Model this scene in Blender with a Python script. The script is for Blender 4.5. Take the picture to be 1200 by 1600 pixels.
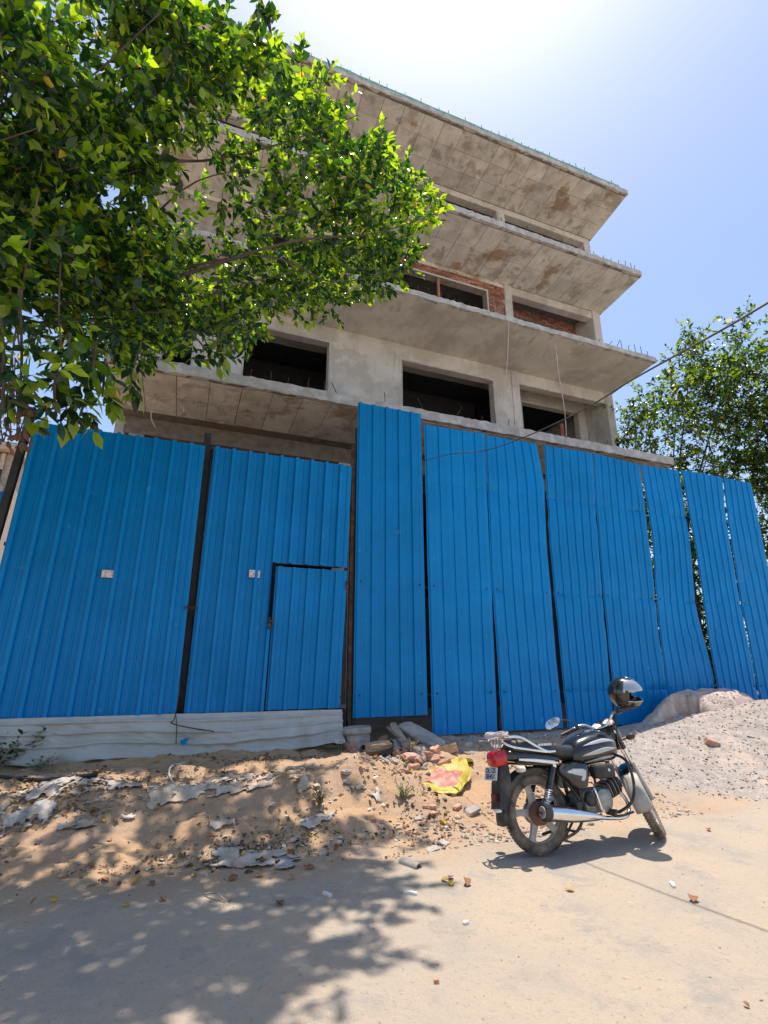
import bpy, bmesh, math, random
import numpy as np
from mathutils import Vector, Matrix, Quaternion

# ------------------------------------------------------------------ scene, camera, light
for o in list(bpy.data.objects): bpy.data.objects.remove(o)
S = bpy.context.scene
COL = S.collection
R = math.radians
CAM_H, PITCH, YAW, FPX = 1.45, R(16.37), R(21.4), 800.0      # pixels of the 1200 x 1600 photograph
cam_data = bpy.data.cameras.new('camera'); cam = bpy.data.objects.new('camera', cam_data); COL.objects.link(cam)
cam_data.sensor_fit = 'VERTICAL'; cam_data.sensor_height = 24.0; cam_data.lens = 24.0*FPX/1600
cam_data.clip_start = 0.05; cam_data.clip_end = 3000
cam.location = (0, 0, CAM_H); cam.rotation_euler = (math.pi/2 + PITCH, 0, -YAW)
S.camera = cam
SUNK = Vector((0.145, 0.19, 1.0)).normalized()               # towards the sun
sun_el = math.asin(SUNK.z); sun_az = math.atan2(SUNK.x, SUNK.y)
W = bpy.data.worlds.new('World'); S.world = W; W.use_nodes = True
wn = W.node_tree.nodes; wl = W.node_tree.links
sky = wn.new('ShaderNodeTexSky'); sky.sky_type = 'NISHITA'; sky.sun_disc = False
sky.sun_elevation = sun_el; sky.sun_rotation = sun_az
sky.air_density = 1.0; sky.dust_density = 1.3; sky.ozone_density = 1.0; sky.altitude = 200
bg = wn['Background']; bg.inputs['Strength'].default_value = 0.15
wl.new(sky.outputs['Color'], bg.inputs['Color'])
sd = bpy.data.lights.new('sun', 'SUN'); sd.energy = 4.0; sd.angle = R(0.53); sd.color = (1.0, 0.94, 0.85)
so = bpy.data.objects.new('sun', sd); COL.objects.link(so); so.location = SUNK*60
so.rotation_euler = SUNK.to_track_quat('Z', 'Y').to_euler()
S.render.engine = 'CYCLES'
S.view_settings.view_transform = 'Standard'; S.view_settings.look = 'None'
S.view_settings.exposure = 0.52; S.view_settings.gamma = 1.0; S.view_settings.use_curve_mapping = False
S.cycles.max_bounces = 8; S.cycles.diffuse_bounces = 4; S.cycles.transparent_max_bounces = 8

rng = random.Random(7); nr = np.random.default_rng(11)
# ------------------------------------------------------------------ measuring helpers (photograph pixel -> point on a real surface)
_F = Vector((math.sin(YAW)*math.cos(PITCH), math.cos(YAW)*math.cos(PITCH), math.sin(PITCH)))
_R = Vector((math.cos(YAW), -math.sin(YAW), 0)); _U = _R.cross(_F); _C = Vector((0, 0, CAM_H))
def ray(px, py): return (_R*(px-600) + _U*(800-py) + _F*FPX)
def at(px, py, Y): d = ray(px, py); return _C + d*(Y/d.y)
def far(px, py, dist): return _C + ray(px, py).normalized()*dist
# ------------------------------------------------------------------ noise
def _hash(ix, iy, s):
    h = (ix*374761393 + iy*668265263 + s*362437) & 0x7fffffff
    h = ((h ^ (h >> 13))*1274126177) & 0x7fffffff
    return ((h ^ (h >> 16)) & 0xffff)/65535.0
def vn(x, y, s=0):
    x = np.asarray(x, float); y = np.asarray(y, float)
    ix = np.floor(x).astype(np.int64); iy = np.floor(y).astype(np.int64)
    fx = x-ix; fy = y-iy; fx = fx*fx*(3-2*fx); fy = fy*fy*(3-2*fy)
    a = _hash(ix, iy, s); b = _hash(ix+1, iy, s); c = _hash(ix, iy+1, s); d = _hash(ix+1, iy+1, s)
    return a+(b-a)*fx+(c-a)*fy+(a-b-c+d)*fx*fy
def fbm(x, y, s=0, o=4):
    t = 0; a = .5; f = 1
    for i in range(o): t = t+a*vn(x*f, y*f, s+i*17); a *= .5; f *= 2.03
    return t
def sst(a, b, x): t = np.clip((np.asarray(x, float)-a)/(b-a), 0, 1); return t*t*(3-2*t)
def gauss(x, y, cx, cy, sx, sy): return np.exp(-((x-cx)/sx)**2-((y-cy)/sy)**2)
def ground_z(x, y):
    x = np.asarray(x, float); y = np.asarray(y, float)
    w = y + .5*(fbm(x*.7, y*.7, 3)-.5)
    r = sst(4.35, 6.5, w)
    z = .43*r
    d = sst(4.1, 5.1, w)*(1-sst(7.2, 9, y))
    z = z + d*(.20*gauss(x, y, 1.85, 5.65, .50, .32) + .10*gauss(x, y, 1.2, 5.35, .45, .25) + .07*gauss(x, y, .6, 5.6, .7, .3) + .05*gauss(x, y, -.9, 5.75, .6, .25)
               - .06*gauss(x, y, .4, 6.45, 2.0, .22) + .06*gauss(x, y, 3.1, 6.2, .6, .4))
    left = 1-.75*sst(4.2, 5.2, x)
    z = z + d*left*(.16*(fbm(x*1.9, y*2.4, 9, 3)-.44) + .075*(fbm(x*7, y*8, 21, 3)-.45) + .024*(vn(x*22, y*24, 5)-.5))
    z = z + (1-d)*(.006*(fbm(x*1.3, y*1.3, 31, 3)-.5) + .0025*(vn(x*9, y*9, 8)-.5))
    return z
def gz(x, y): return float(ground_z(x, y))
def gp(px, py, lift=0.0):
    d = ray(px, py).normalized(); ts = np.arange(.5, 30, .05); hit = np.nonzero(CAM_H+d.z*ts <= ground_z(d.x*ts, d.y*ts)+lift)[0]
    if not len(hit): return _C+d*30
    ts = np.linspace(ts[hit[0]]-.05, ts[hit[0]], 40); hit = np.nonzero(CAM_H+d.z*ts <= ground_z(d.x*ts, d.y*ts)+lift)[0]
    return _C+d*float(ts[hit[0] if len(hit) else -1])
# ------------------------------------------------------------------ materials
MATS = {}
def _n(nt, t, **k):
    n = nt.nodes.new(t)
    for a, b in k.items(): setattr(n, a, b)
    return n
def mat(name, col, rough=.6, metal=0., var=.15, scale=6., bump=.0, bscale=40., coords='Object', col2=None, spec=.5,
        stain=None, stain_scale=1.2, stain_lo=.5, stain_hi=.65, rnd=0., coat=0., rvar=.1, dust=None, dust_lo=.45, dust_hi=.75, dust_scale=4., attr=None, streak=None):
    if name in MATS: return MATS[name]
    m = bpy.data.materials.new(name); m.use_nodes = True; nt = m.node_tree; L = nt.links
    b = nt.nodes['Principled BSDF']; b.inputs['Roughness'].default_value = rough; b.inputs['Metallic'].default_value = metal
    b.inputs['Specular IOR Level'].default_value = spec; b.inputs['Coat Weight'].default_value = coat
    if coords == 'World': g = _n(nt, 'ShaderNodeNewGeometry'); co = g.outputs['Position']
    else: g = _n(nt, 'ShaderNodeTexCoord'); co = g.outputs['Object']
    no = _n(nt, 'ShaderNodeTexNoise'); no.inputs['Scale'].default_value = scale; no.inputs['Detail'].default_value = 8; no.inputs['Roughness'].default_value = .62
    L.new(co, no.inputs['Vector'])
    mx = _n(nt, 'ShaderNodeMix', data_type='RGBA'); c = Vector(col[:3]); c2 = Vector(col2) if col2 else c*(1-var*1.6)
    c1 = c if col2 else c*(1+var)
    mx.inputs[6].default_value = (*[min(1, max(0, v)) for v in c1], 1); mx.inputs[7].default_value = (*[min(1, max(0, v)) for v in c2], 1)
    rp = _n(nt, 'ShaderNodeValToRGB'); rp.color_ramp.elements[0].position = .32; rp.color_ramp.elements[1].position = .68
    L.new(no.outputs['Fac'], rp.inputs['Fac']); L.new(rp.outputs['Color'], mx.inputs[0])
    out = mx.outputs[2]
    def overlay(out, colr, sc, lo, hi, seedoff, stretch=None):
        n2 = _n(nt, 'ShaderNodeTexNoise'); n2.inputs['Scale'].default_value = sc; n2.inputs['Detail'].default_value = 7; n2.inputs['Roughness'].default_value = .65
        mp = _n(nt, 'ShaderNodeMapping'); mp.inputs['Location'].default_value = (seedoff, seedoff*.7, -seedoff); mp.inputs['Scale'].default_value = stretch or (1, 1, 1); L.new(co, mp.inputs['Vector']); L.new(mp.outputs[0], n2.inputs['Vector'])
        r2 = _n(nt, 'ShaderNodeValToRGB'); r2.color_ramp.elements[0].position = lo; r2.color_ramp.elements[1].position = hi
        L.new(n2.outputs['Fac'], r2.inputs['Fac'])
        m2 = _n(nt, 'ShaderNodeMix', data_type='RGBA'); L.new(r2.outputs['Color'], m2.inputs[0]); L.new(out, m2.inputs[6]); m2.inputs[7].default_value = (*colr, 1)
        return m2.outputs[2]
    if stain: out = overlay(out, stain, stain_scale, stain_lo, stain_hi, 13.1)
    if dust: out = overlay(out, dust, dust_scale, dust_lo, dust_hi, 5.7)
    if streak: out = overlay(out, streak, 2.2, .56, .72, 31.3, (2.6, 1.0, .22))
    if attr:
        at_ = _n(nt, 'ShaderNodeAttribute', attribute_name=attr)
        m3 = _n(nt, 'ShaderNodeMix', data_type='RGBA', blend_type='MULTIPLY'); m3.inputs[0].default_value = 1
        L.new(out, m3.inputs[6]); L.new(at_.outputs['Color'], m3.inputs[7]); out = m3.outputs[2]
    if rnd:
        oi = _n(nt, 'ShaderNodeObjectInfo'); mr = _n(nt, 'ShaderNodeMapRange'); mr.inputs[3].default_value = 1-rnd; mr.inputs[4].default_value = 1+rnd
        L.new(oi.outputs['Random'], mr.inputs[0])
        m4 = _n(nt, 'ShaderNodeMix', data_type='RGBA', blend_type='MULTIPLY'); m4.inputs[0].default_value = 1
        L.new(out, m4.inputs[6]); L.new(mr.outputs[0], m4.inputs[7]); out = m4.outputs[2]
    L.new(out, b.inputs['Base Color'])
    if rvar:
        mr = _n(nt, 'ShaderNodeMapRange'); mr.inputs[3].default_value = max(.02, rough-rvar); mr.inputs[4].default_value = min(1, rough+rvar)
        L.new(no.outputs['Fac'], mr.inputs[0]); L.new(mr.outputs[0], b.inputs['Roughness'])
    if bump:
        nb = _n(nt, 'ShaderNodeTexNoise'); nb.inputs['Scale'].default_value = bscale; nb.inputs['Detail'].default_value = 6; L.new(co, nb.inputs['Vector'])
        bp = _n(nt, 'ShaderNodeBump'); bp.inputs['Strength'].default_value = 1.; bp.inputs['Distance'].default_value = bump
        L.new(nb.outputs['Fac'], bp.inputs['Height']); L.new(bp.outputs[0], b.inputs['Normal'])
    MATS[name] = m; return m
def leaf_mat(name, trans=.45, rough=.35):
    m = bpy.data.materials.new(name); m.use_nodes = True; nt = m.node_tree; L = nt.links
    b = nt.nodes['Principled BSDF']; out = nt.nodes['Material Output']
    a = _n(nt, 'ShaderNodeAttribute', attribute_name='tint')
    b.inputs['Roughness'].default_value = rough; b.inputs['Specular IOR Level'].default_value = .75
    L.new(a.outputs['Color'], b.inputs['Base Color'])
    t = _n(nt, 'ShaderNodeBsdfTranslucent'); hs = _n(nt, 'ShaderNodeMix', data_type='RGBA', blend_type='MULTIPLY'); hs.inputs[0].default_value = 1
    L.new(a.outputs['Color'], hs.inputs[6]); hs.inputs[7].default_value = (2.5, 2.55, .6, 1); hs.clamp_result = False
    L.new(hs.outputs[2], t.inputs['Color'])
    mx = _n(nt, 'ShaderNodeMixShader'); mx.inputs[0].default_value = trans
    L.new(b.outputs[0], mx.inputs[1]); L.new(t.outputs[0], mx.inputs[2]); L.new(mx.outputs[0], out.inputs['Surface'])
    return m
# ------------------------------------------------------------------ mesh helpers
class MB:
    def __init__(s): s.v = []; s.f = []
    def add(s, vs, fs):
        o = len(s.v); s.v += [Vector(p) for p in vs]; s.f += [tuple(i+o for i in f) for f in fs]; return s
    def box(s, x0, x1, y0, y1, z0, z1):
        return s.add([(x0,y0,z0),(x1,y0,z0),(x1,y1,z0),(x0,y1,z0),(x0,y0,z1),(x1,y0,z1),(x1,y1,z1),(x0,y1,z1)],
                     [(0,3,2,1),(4,5,6,7),(0,1,5,4),(1,2,6,5),(2,3,7,6),(3,0,4,7)])
    def bar(s, a, b, w, h=None, up=(0,0,1)):
        a = Vector(a); b = Vector(b); h = h or w; d = (b-a).normalized(); u = Vector(up)
        if abs(d.dot(u)) > .98: u = Vector((1,0,0))
        r = d.cross(u).normalized(); u = r.cross(d)
        vs = [p + r*sx*w/2 + u*sy*h/2 for p in (a, b) for sx, sy in ((-1,-1),(1,-1),(1,1),(-1,1))]
        return s.add(vs, [(0,1,2,3),(7,6,5,4),(0,4,5,1),(1,5,6,2),(2,6,7,3),(3,7,4,0)])
    def tube(s, pts, rad, n=8, smooth=0, closed=False, caps=True):
        P = [Vector(p) for p in pts]
        rads = list(rad) if hasattr(rad, '__len__') else [rad]*len(P)
        if smooth:
            Q = []; RR = []; m = len(P); rngk = range(m if closed else m-1)
            for i in rngk:
                if closed: p0, p1, p2, p3 = P[(i-1) % m], P[i], P[(i+1) % m], P[(i+2) % m]
                else: p0, p1, p2, p3 = P[max(i-1,0)], P[i], P[i+1], P[min(i+2,m-1)]
                for k in range(smooth):
                    t = k/smooth
                    Q.append(.5*((2*p1)+(p2-p0)*t+(2*p0-5*p1+4*p2-p3)*t*t+(3*p1-p0-3*p2+p3)*t**3))
                    RR.append(rads[i]*(1-t)+rads[(i+1) % m]*t)
            if not closed: Q.append(P[-1]); RR.append(rads[-1])
            P, rads = Q, RR
        m = len(P); vs = []; u = None
        for i in range(m):
            if closed: d = P[(i+1) % m]-P[i-1]
            else: d = P[min(i+1,m-1)]-P[max(i-1,0)]
            d.normalize()
            if u is None:
                u = Vector((0,0,1)) if abs(d.z) < .9 else Vector((1,0,0))
            u = (u-d*u.dot(d)).normalized(); r = d.cross(u)
            for k in range(n):
                a = 2*math.pi*k/n; vs.append(P[i]+(u*math.cos(a)+r*math.sin(a))*rads[i])
        fs = []
        for i in range(m if closed else m-1):
            j = (i+1) % m
            for k in range(n): fs.append((i*n+k, i*n+(k+1) % n, j*n+(k+1) % n, j*n+k))
        if caps and not closed: fs += [tuple(range(n-1,-1,-1)), tuple((m-1)*n+k for k in range(n))]
        return s.add(vs, fs)
    def loft(s, rings, caps=True, closed=False):
        n = len(rings[0]); vs = [p for r in rings for p in r]; m = len(rings); fs = []
        for i in range(m if closed else m-1):
            j = (i+1) % m
            for k in range(n): fs.append((i*n+k, i*n+(k+1) % n, j*n+(k+1) % n, j*n+k))
        if caps and not closed: fs += [tuple(range(n-1,-1,-1)), tuple((m-1)*n+k for k in range(n))]
        return s.add(vs, fs)
    def lathe(s, prof, c=(0,0,0), axis='Y', n=32, caps=False):
        c = Vector(c); rings = []
        for (r, h) in prof:
            ring = []
            for k in range(n):
                a = 2*math.pi*k/n; p = (r*math.cos(a), r*math.sin(a))
                ring.append(c+(Vector((p[0],h,p[1])) if axis == 'Y' else Vector((h,p[0],p[1])) if axis == 'X' else Vector((p[0],p[1],h))))
            rings.append(ring)
        return s.loft(rings, caps)
    def xf(s, M): s.v = [M @ p for p in s.v]; return s
    def build(s, name, m, parent=None, smooth=False, sharp=35, bevel=0, sub=0, solid=0):
        me = bpy.data.meshes.new(name); me.from_pydata([tuple(p) for p in s.v], [], s.f); me.update()
        bm = bmesh.new(); bm.from_mesh(me); bmesh.ops.recalc_face_normals(bm, faces=bm.faces)
        if bevel: bmesh.ops.bevel(bm, geom=bm.edges[:], offset=bevel, segments=2, affect='EDGES', clamp_overlap=True)
        bm.to_mesh(me); bm.free()
        if smooth:
            me.polygons.foreach_set('use_smooth', [True]*len(me.polygons)); me.set_sharp_from_angle(angle=R(sharp))
        o = bpy.data.objects.new(name, me); COL.objects.link(o); me.materials.append(m)
        if parent: o.parent = parent
        if solid: md = o.modifiers.new('s', 'SOLIDIFY'); md.thickness = solid; md.offset = 0
        if sub: md = o.modifiers.new('d', 'SUBSURF'); md.levels = sub; md.render_levels = sub
        return o
def np_mesh(name, V, Fq, m, parent=None, smooth=True):
    me = bpy.data.meshes.new(name); V = np.asarray(V, np.float32); Fq = np.asarray(Fq, np.int32); k = Fq.shape[1]
    me.vertices.add(len(V)); me.vertices.foreach_set('co', V.ravel())
    me.loops.add(Fq.size); me.loops.foreach_set('vertex_index', Fq.ravel())
    me.polygons.add(len(Fq)); me.polygons.foreach_set('loop_start', np.arange(0, Fq.size, k)); me.polygons.foreach_set('loop_total', np.full(len(Fq), k))
    me.update(calc_edges=True); me.validate()
    if smooth: me.polygons.foreach_set('use_smooth', [True]*len(me.polygons))
    o = bpy.data.objects.new(name, me); COL.objects.link(o); me.materials.append(m)
    if parent: o.parent = parent
    return o
def vcol(o, name, cols):
    a = o.data.color_attributes.new(name, 'FLOAT_COLOR', 'POINT'); c = np.ones((len(o.data.vertices), 4), np.float32); c[:, :3] = cols; a.data.foreach_set('color', c.ravel())
def empty(name, loc=(0,0,0), rz=0):
    o = bpy.data.objects.new(name, None); COL.objects.link(o); o.location = loc; o.rotation_euler = (0,0,rz); o.empty_display_size = .1; return o
def tag(o, label=None, cat=None, group=None, kind=None):
    if label: o['label'] = label
    if cat: o['category'] = cat
    if group: o['group'] = group
    if kind: o['kind'] = kind
    return o
def grid_faces(nx, ny):
    i = np.arange(nx-1)[:, None]; j = np.arange(ny-1)[None, :]
    a = (i*ny+j).ravel(); return np.stack([a, a+ny, a+ny+1, a+1], 1)
# ================================================================== GROUND
def axis(segs):
    out = []
    for a, b, n in segs: out += list(np.linspace(a, b, n, endpoint=False))
    return np.array(out+[segs[-1][1]])
gx = axis([(-900,-100,8),(-100,-20,10),(-20,-4,16),(-4,10.5,400),(10.5,20,20),(20,100,12),(100,900,8)])
gy = axis([(-700,-60,8),(-60,-6,10),(-6,0,12),(0,3.6,50),(3.6,7.3,125),(7.3,12,14),(12,60,14),(60,1200,10)])
GX, GY = np.meshgrid(gx, gy, indexing='ij')
GZ = ground_z(GX, GY)
def ground_material():
    m = bpy.data.materials.new('ground_dirt_and_concrete'); m.use_nodes = True; nt = m.node_tree; L = nt.links
    b = nt.nodes['Principled BSDF']; b.inputs['Roughness'].default_value = .95; b.inputs['Specular IOR Level'].default_value = .15
    g = _n(nt, 'ShaderNodeNewGeometry'); co = g.outputs['Position']
    def noise(sc, det=8, ro=.6, off=0):
        mp = _n(nt, 'ShaderNodeMapping'); mp.inputs['Location'].default_value = (off, off*.3, off*.5); L.new(co, mp.inputs[0])
        n = _n(nt, 'ShaderNodeTexNoise'); n.inputs['Scale'].default_value = sc; n.inputs['Detail'].default_value = det; n.inputs['Roughness'].default_value = ro; L.new(mp.outputs[0], n.inputs['Vector']); return n.outputs['Fac']
    def ramp(f, lo, hi):
        r = _n(nt, 'ShaderNodeMapRange', interpolation_type='SMOOTHSTEP'); r.inputs[1].default_value = lo; r.inputs[2].default_value = hi; L.new(f, r.inputs[0]); return r.outputs[0]
    def mix(f, a, c):
        x = _n(nt, 'ShaderNodeMix', data_type='RGBA')
        if isinstance(f, float): x.inputs[0].default_value = f
        else: L.new(f, x.inputs[0])
        for i, q in ((6, a), (7, c)):
            if isinstance(q, tuple): x.inputs[i].default_value = (*q, 1)
            else: L.new(q, x.inputs[i])
        return x.outputs[2]
    road = mix(ramp(noise(1.1, 9, .65), .35, .68), (.50,.395,.295), (.42,.355,.29))
    road = mix(ramp(noise(2.6, 9, .75, 4), .50, .66), road, (.37,.325,.28))
    road = mix(ramp(noise(.55, 6, .6, 24), .48, .62), road, (.48,.385,.295))
    road = mix(ramp(noise(7.0, 6, .7, 9), .62, .78), road, (.56,.47,.38))
    road = mix(ramp(noise(28, 5, .75, 2), .56, .70), road, (.29,.245,.205))
    road = mix(ramp(noise(120, 3, .7, 5), .62, .72), road, (.24,.20,.17))
    dirt = mix(ramp(noise(1.6, 9, .65, 7), .35, .65), (.53,.335,.195), (.44,.30,.205))
    dirt = mix(ramp(noise(6.0, 8, .7, 1), .55, .75), dirt, (.36,.245,.16))
    dirt = mix(ramp(noise(45, 4, .7, 3), .57, .72), dirt, (.60,.44,.30))
    dirt = mix(ramp(noise(80, 3, .7, 6), .62, .72), dirt, (.27,.18,.12))
    grey = mix(ramp(noise(4.0, 8, .65, 12), .4, .65), (.44,.40,.35), (.36,.325,.29))
    grey = mix(ramp(noise(70, 3, .7, 16), .58, .72), grey, (.28,.25,.23))
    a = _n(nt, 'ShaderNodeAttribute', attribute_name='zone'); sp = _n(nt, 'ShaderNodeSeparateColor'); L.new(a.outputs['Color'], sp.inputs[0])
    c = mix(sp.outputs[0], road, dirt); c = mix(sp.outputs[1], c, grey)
    c = mix(sp.outputs[2], c, mix(ramp(noise(3.0, 8, .7, 30), .4, .62), (.12,.095,.075), (.18,.145,.115)))  # shade behind the fence, put into the ground colour
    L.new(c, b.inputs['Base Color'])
    ad = _n(nt, 'ShaderNodeMath', operation='MULTIPLY'); L.new(noise(70, 5, .7, 3), ad.inputs[0]); ad.inputs[1].default_value = 1
    bp = _n(nt, 'ShaderNodeBump'); bp.inputs['Strength'].default_value = .8; bp.inputs['Distance'].default_value = .010; L.new(ad.outputs[0], bp.inputs['Height'])
    bp2 = _n(nt, 'ShaderNodeBump'); bp2.inputs['Strength'].default_value = .8; bp2.inputs['Distance'].default_value = .022; L.new(noise(13, 6, .7, 8), bp2.inputs['Height']); L.new(bp.outputs[0], bp2.inputs['Normal']); L.new(bp2.outputs[0], b.inputs['Normal'])
    return m
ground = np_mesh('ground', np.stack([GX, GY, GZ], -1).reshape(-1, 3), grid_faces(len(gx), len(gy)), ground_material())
wob = GY + .9*(fbm(GX*.9, GY*.9, 41)-.5)
zone = np.zeros((GX.size, 3)); zone[:, 0] = (sst(3.9, 4.8, wob+.4*(vn(GX*5, GY*5, 2)-.5))*(1-.3*sst(7, 8, GY))).ravel()
grey_zone = sst(4.4, 6.0, GX+.8*(fbm(GX*1.1, GY*1.1, 77)-.5))*sst(4.2, 5.0, wob) + .9*sst(6.35, 6.7, GY)*sst(3.2, 3.9, GX)
zone[:, 1] = np.clip(grey_zone, 0, 1).ravel()
zone[:, 2] = (sst(7.05, 7.25, GY)*(1-sst(26, 34, GY))*sst(-4, -2.5, GX)).ravel()  # mask of the painted shade behind the fence
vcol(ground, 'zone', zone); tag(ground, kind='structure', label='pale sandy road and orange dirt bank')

# ================================================================== BUILDING
concrete = mat('concrete_shuttered', (.66,.62,.565), .85, var=.14, scale=2.2, bump=.003, bscale=30, coords='World', stain=(.37,.27,.18), stain_scale=.9, stain_lo=.565, stain_hi=.63, rnd=.09, spec=.2,
               dust=(.40,.37,.33), dust_scale=2.1, dust_lo=.53, dust_hi=.62, streak=(.44,.40,.35))
concrete_dark = mat('concrete_joint', (.20,.175,.15), .9, coords='World', var=.2, spec=.2)
plaster = mat('cement_plaster', (.66,.62,.56), .88, var=.10, scale=1.3, bump=.002, bscale=50, coords='World', stain=(.37,.345,.32), stain_scale=.55, stain_lo=.48, stain_hi=.66, spec=.2,
              dust=(.52,.475,.42), dust_scale=1.1, dust_lo=.53, dust_hi=.60, streak=(.42,.39,.35))
rough_conc = mat('rough_concrete', (.50,.47,.43), .9, var=.15, scale=5, bump=.006, bscale=18, coords='World', stain=(.66,.63,.58), stain_scale=3, spec=.2)
inner = mat('shade_dark_interior', (.035,.036,.04), .9, coords='World', spec=.1)  # near black: the darkness of the rooms is put into the colour
brick_m = mat('red_brick', (.34,.155,.11), .9, var=.25, scale=14, bump=.004, bscale=60, coords='World', rnd=.35, dust=(.50,.33,.26), dust_scale=9, spec=.1)
mortar = mat('brick_mortar', (.40,.33,.28), .95, coords='World', var=.2, spec=.1)
rust = mat('rusty_steel', (.10,.055,.035), .8, var=.4, scale=12, spec=.3)
steel_dark = mat('dark_steel', (.035,.033,.032), .6, var=.3, scale=8)
bld = empty('concrete_building', (5.1, 10.5, .4)); tag(bld, 'unfinished grey concrete building with four cantilevered floor slabs behind the blue fence', 'building')
def bpart(o, parent=bld):
    o.parent = parent
    o.matrix_parent_inverse = Matrix.Translation(bld.location).inverted() if parent is bld else Matrix.Identity(4)
    return o
BX0, BX1, YE, YW, YB = -1.72, 12.03, 9.2, 10.87, 19.0
def kid(o, parent): o.parent = parent; return o          # building parts carry identity world matrices
# (slab name, lip bottom, lip top, soffit height at wall, panel rows, panel material)
SLABS = [(6.58, 6.80, 6.50, 2, True), (9.75, 9.90, 9.60, 0, False), (12.74, 12.92, 12.58, 2, True), (15.90, 16.08, 15.62, 3, True)]
for si, (zb, zt, zs, rows, panels) in enumerate(SLABS):
    nx = 70; mb = MB(); rings = []
    for i in range(nx+1):
        x = BX0+(BX1-BX0)*i/nx
        w = .018*(rng.random()-.5); w2 = .03*(rng.random()-.5)
        rings.append([Vector((x, YE+w, zb+w2*.5)), Vector((x, YE+w*.6, zt+w2*.4)), Vector((x, YE+.12, zt)), Vector((x, YB, zt)), Vector((x, YB, zs)), Vector((x, YW, zs))])
    mb.loft(rings)
    slab = mb.build('slab', (concrete_dark if panels else plaster) if panels else plaster, smooth=False); bpart(slab)
    lip = MB(); rings = []
    for i in range(161):
        x = BX0-.004+(BX1-BX0+.008)*i/160; a = .022*rng.random(); c = .03*(rng.random()-.3); e = .02*(rng.random())
        rings.append([Vector((x, YE-.022-a, zb-.012+e)), Vector((x, YE-.024-a*.6, zt-.01+c)), Vector((x, YE+.16, zt+.012+c*.5)), Vector((x, YE+.06, zb-.006))])
    lip.loft(rings); kid(lip.build('slab_edge', rough_conc, smooth=True, sharp=60), slab)
    if panels:
        ncol = 23; pw = (BX1-BX0-.02)/ncol; base = None
        d = Vector((0, YW-YE, zs-zb)); L_ = d.length
        nrm = Vector((0, d.z, -d.y)).normalized()
        if nrm.z > 0: nrm = -nrm
        y0 = .075; span = L_-y0-.02
        for r_ in range(rows):
            s0 = y0+span*r_/rows+.005; s1 = y0+span*(r_+1)/rows-.005
            for c_ in range(ncol):
                a0 = BX0+.012+pw*c_+.004+rng.uniform(0, .003); a1 = BX0+.012+pw*(c_+1)-.004-rng.uniform(0, .004)
                th = .010+.006*rng.random(); tilt = .004*(rng.random()-.5)
                p = Vector((0, YE, zb)); dd = d.normalized()
                pts = []
                for (ss, off) in ((s0, 0), (s1, 0), (s1, th+tilt), (s0, th-tilt)):
                    pts.append(p+dd*ss+nrm*off)
                m2 = MB(); m2.loft([[Vector((a0, q.y, q.z)) for q in pts], [Vector((a1, q.y, q.z)) for q in pts]])
                kid(m2.build('soffit_panel', concrete), slab)
    if si == 3:
        net = MB(); net.tube([(BX0+.1+i*.35, YE-.035+.02*rng.random(), zt-.01+.03*rng.random()) for i in range(39)], .030, 6, smooth=2)
        kid(net.build('green_netting', mat('green_shade_net', (.22,.52,.47), .8, var=.3, scale=20), smooth=True), slab)
# --- walls made of cells with real openings
def wall(name, x0, x1, z0, z1, y0, y1, holes, m):
    xs = sorted({x0, x1, *[h[0] for h in holes], *[h[1] for h in holes]}); zs = sorted({z0, z1, *[h[2] for h in holes], *[h[3] for h in holes]})
    def solid(i, j):
        if i < 0 or j < 0 or i >= len(xs)-1 or j >= len(zs)-1: return False
        cx = (xs[i]+xs[i+1])/2; cz = (zs[j]+zs[j+1])/2
        return not any(h[0] < cx < h[1] and h[2] < cz < h[3] for h in holes)
    mb = MB()
    for i in range(len(xs)-1):
        for j in range(len(zs)-1):
            if not solid(i, j): continue
            a, b, c, d = xs[i], xs[i+1], zs[j], zs[j+1]
            mb.add([(a,y0,c),(b,y0,c),(b,y0,d),(a,y0,d)], [(0,1,2,3)]); mb.add([(a,y1,c),(b,y1,c),(b,y1,d),(a,y1,d)], [(3,2,1,0)])
            if not solid(i-1, j): mb.add([(a,y0,c),(a,y1,c),(a,y1,d),(a,y0,d)], [(3,2,1,0)])
            if not solid(i+1, j): mb.add([(b,y0,c),(b,y1,c),(b,y1,d),(b,y0,d)], [(0,1,2,3)])
            if not solid(i, j-1): mb.add([(a,y0,c),(b,y0,c),(b,y1,c),(a,y1,c)], [(3,2,1,0)])
            if not solid(i, j+1): mb.add([(a,y0,d),(b,y0,d),(b,y1,d),(a,y1,d)], [(0,1,2,3)])
    me_o = mb.build(name, m)
    bm = bmesh.new(); bm.from_mesh(me_o.data); bmesh.ops.remove_doubles(bm, verts=bm.verts, dist=.0005); bmesh.ops.recalc_face_normals(bm, faces=bm.faces); bm.to_mesh(me_o.data); bm.free()
    return bpart(me_o)
def reveal(x0, x1, z0, z1, y, m, w=.045):
    """raw plaster band round an opening, 4 mm proud"""
    mb = MB(); p = .006
    mb.box(x0-w, x0-.001, y-p, y+.10, z0, z1+w); mb.box(x1+.001, x1+w, y-p, y+.10, z0, z1+w); mb.box(x0-.001, x1+.001, y-p, y+.10, z1+.001, z1+w)
    return bpart(mb.build('window_surround', m))
YB1 = 11.75                                                   # recessed right bay
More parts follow.
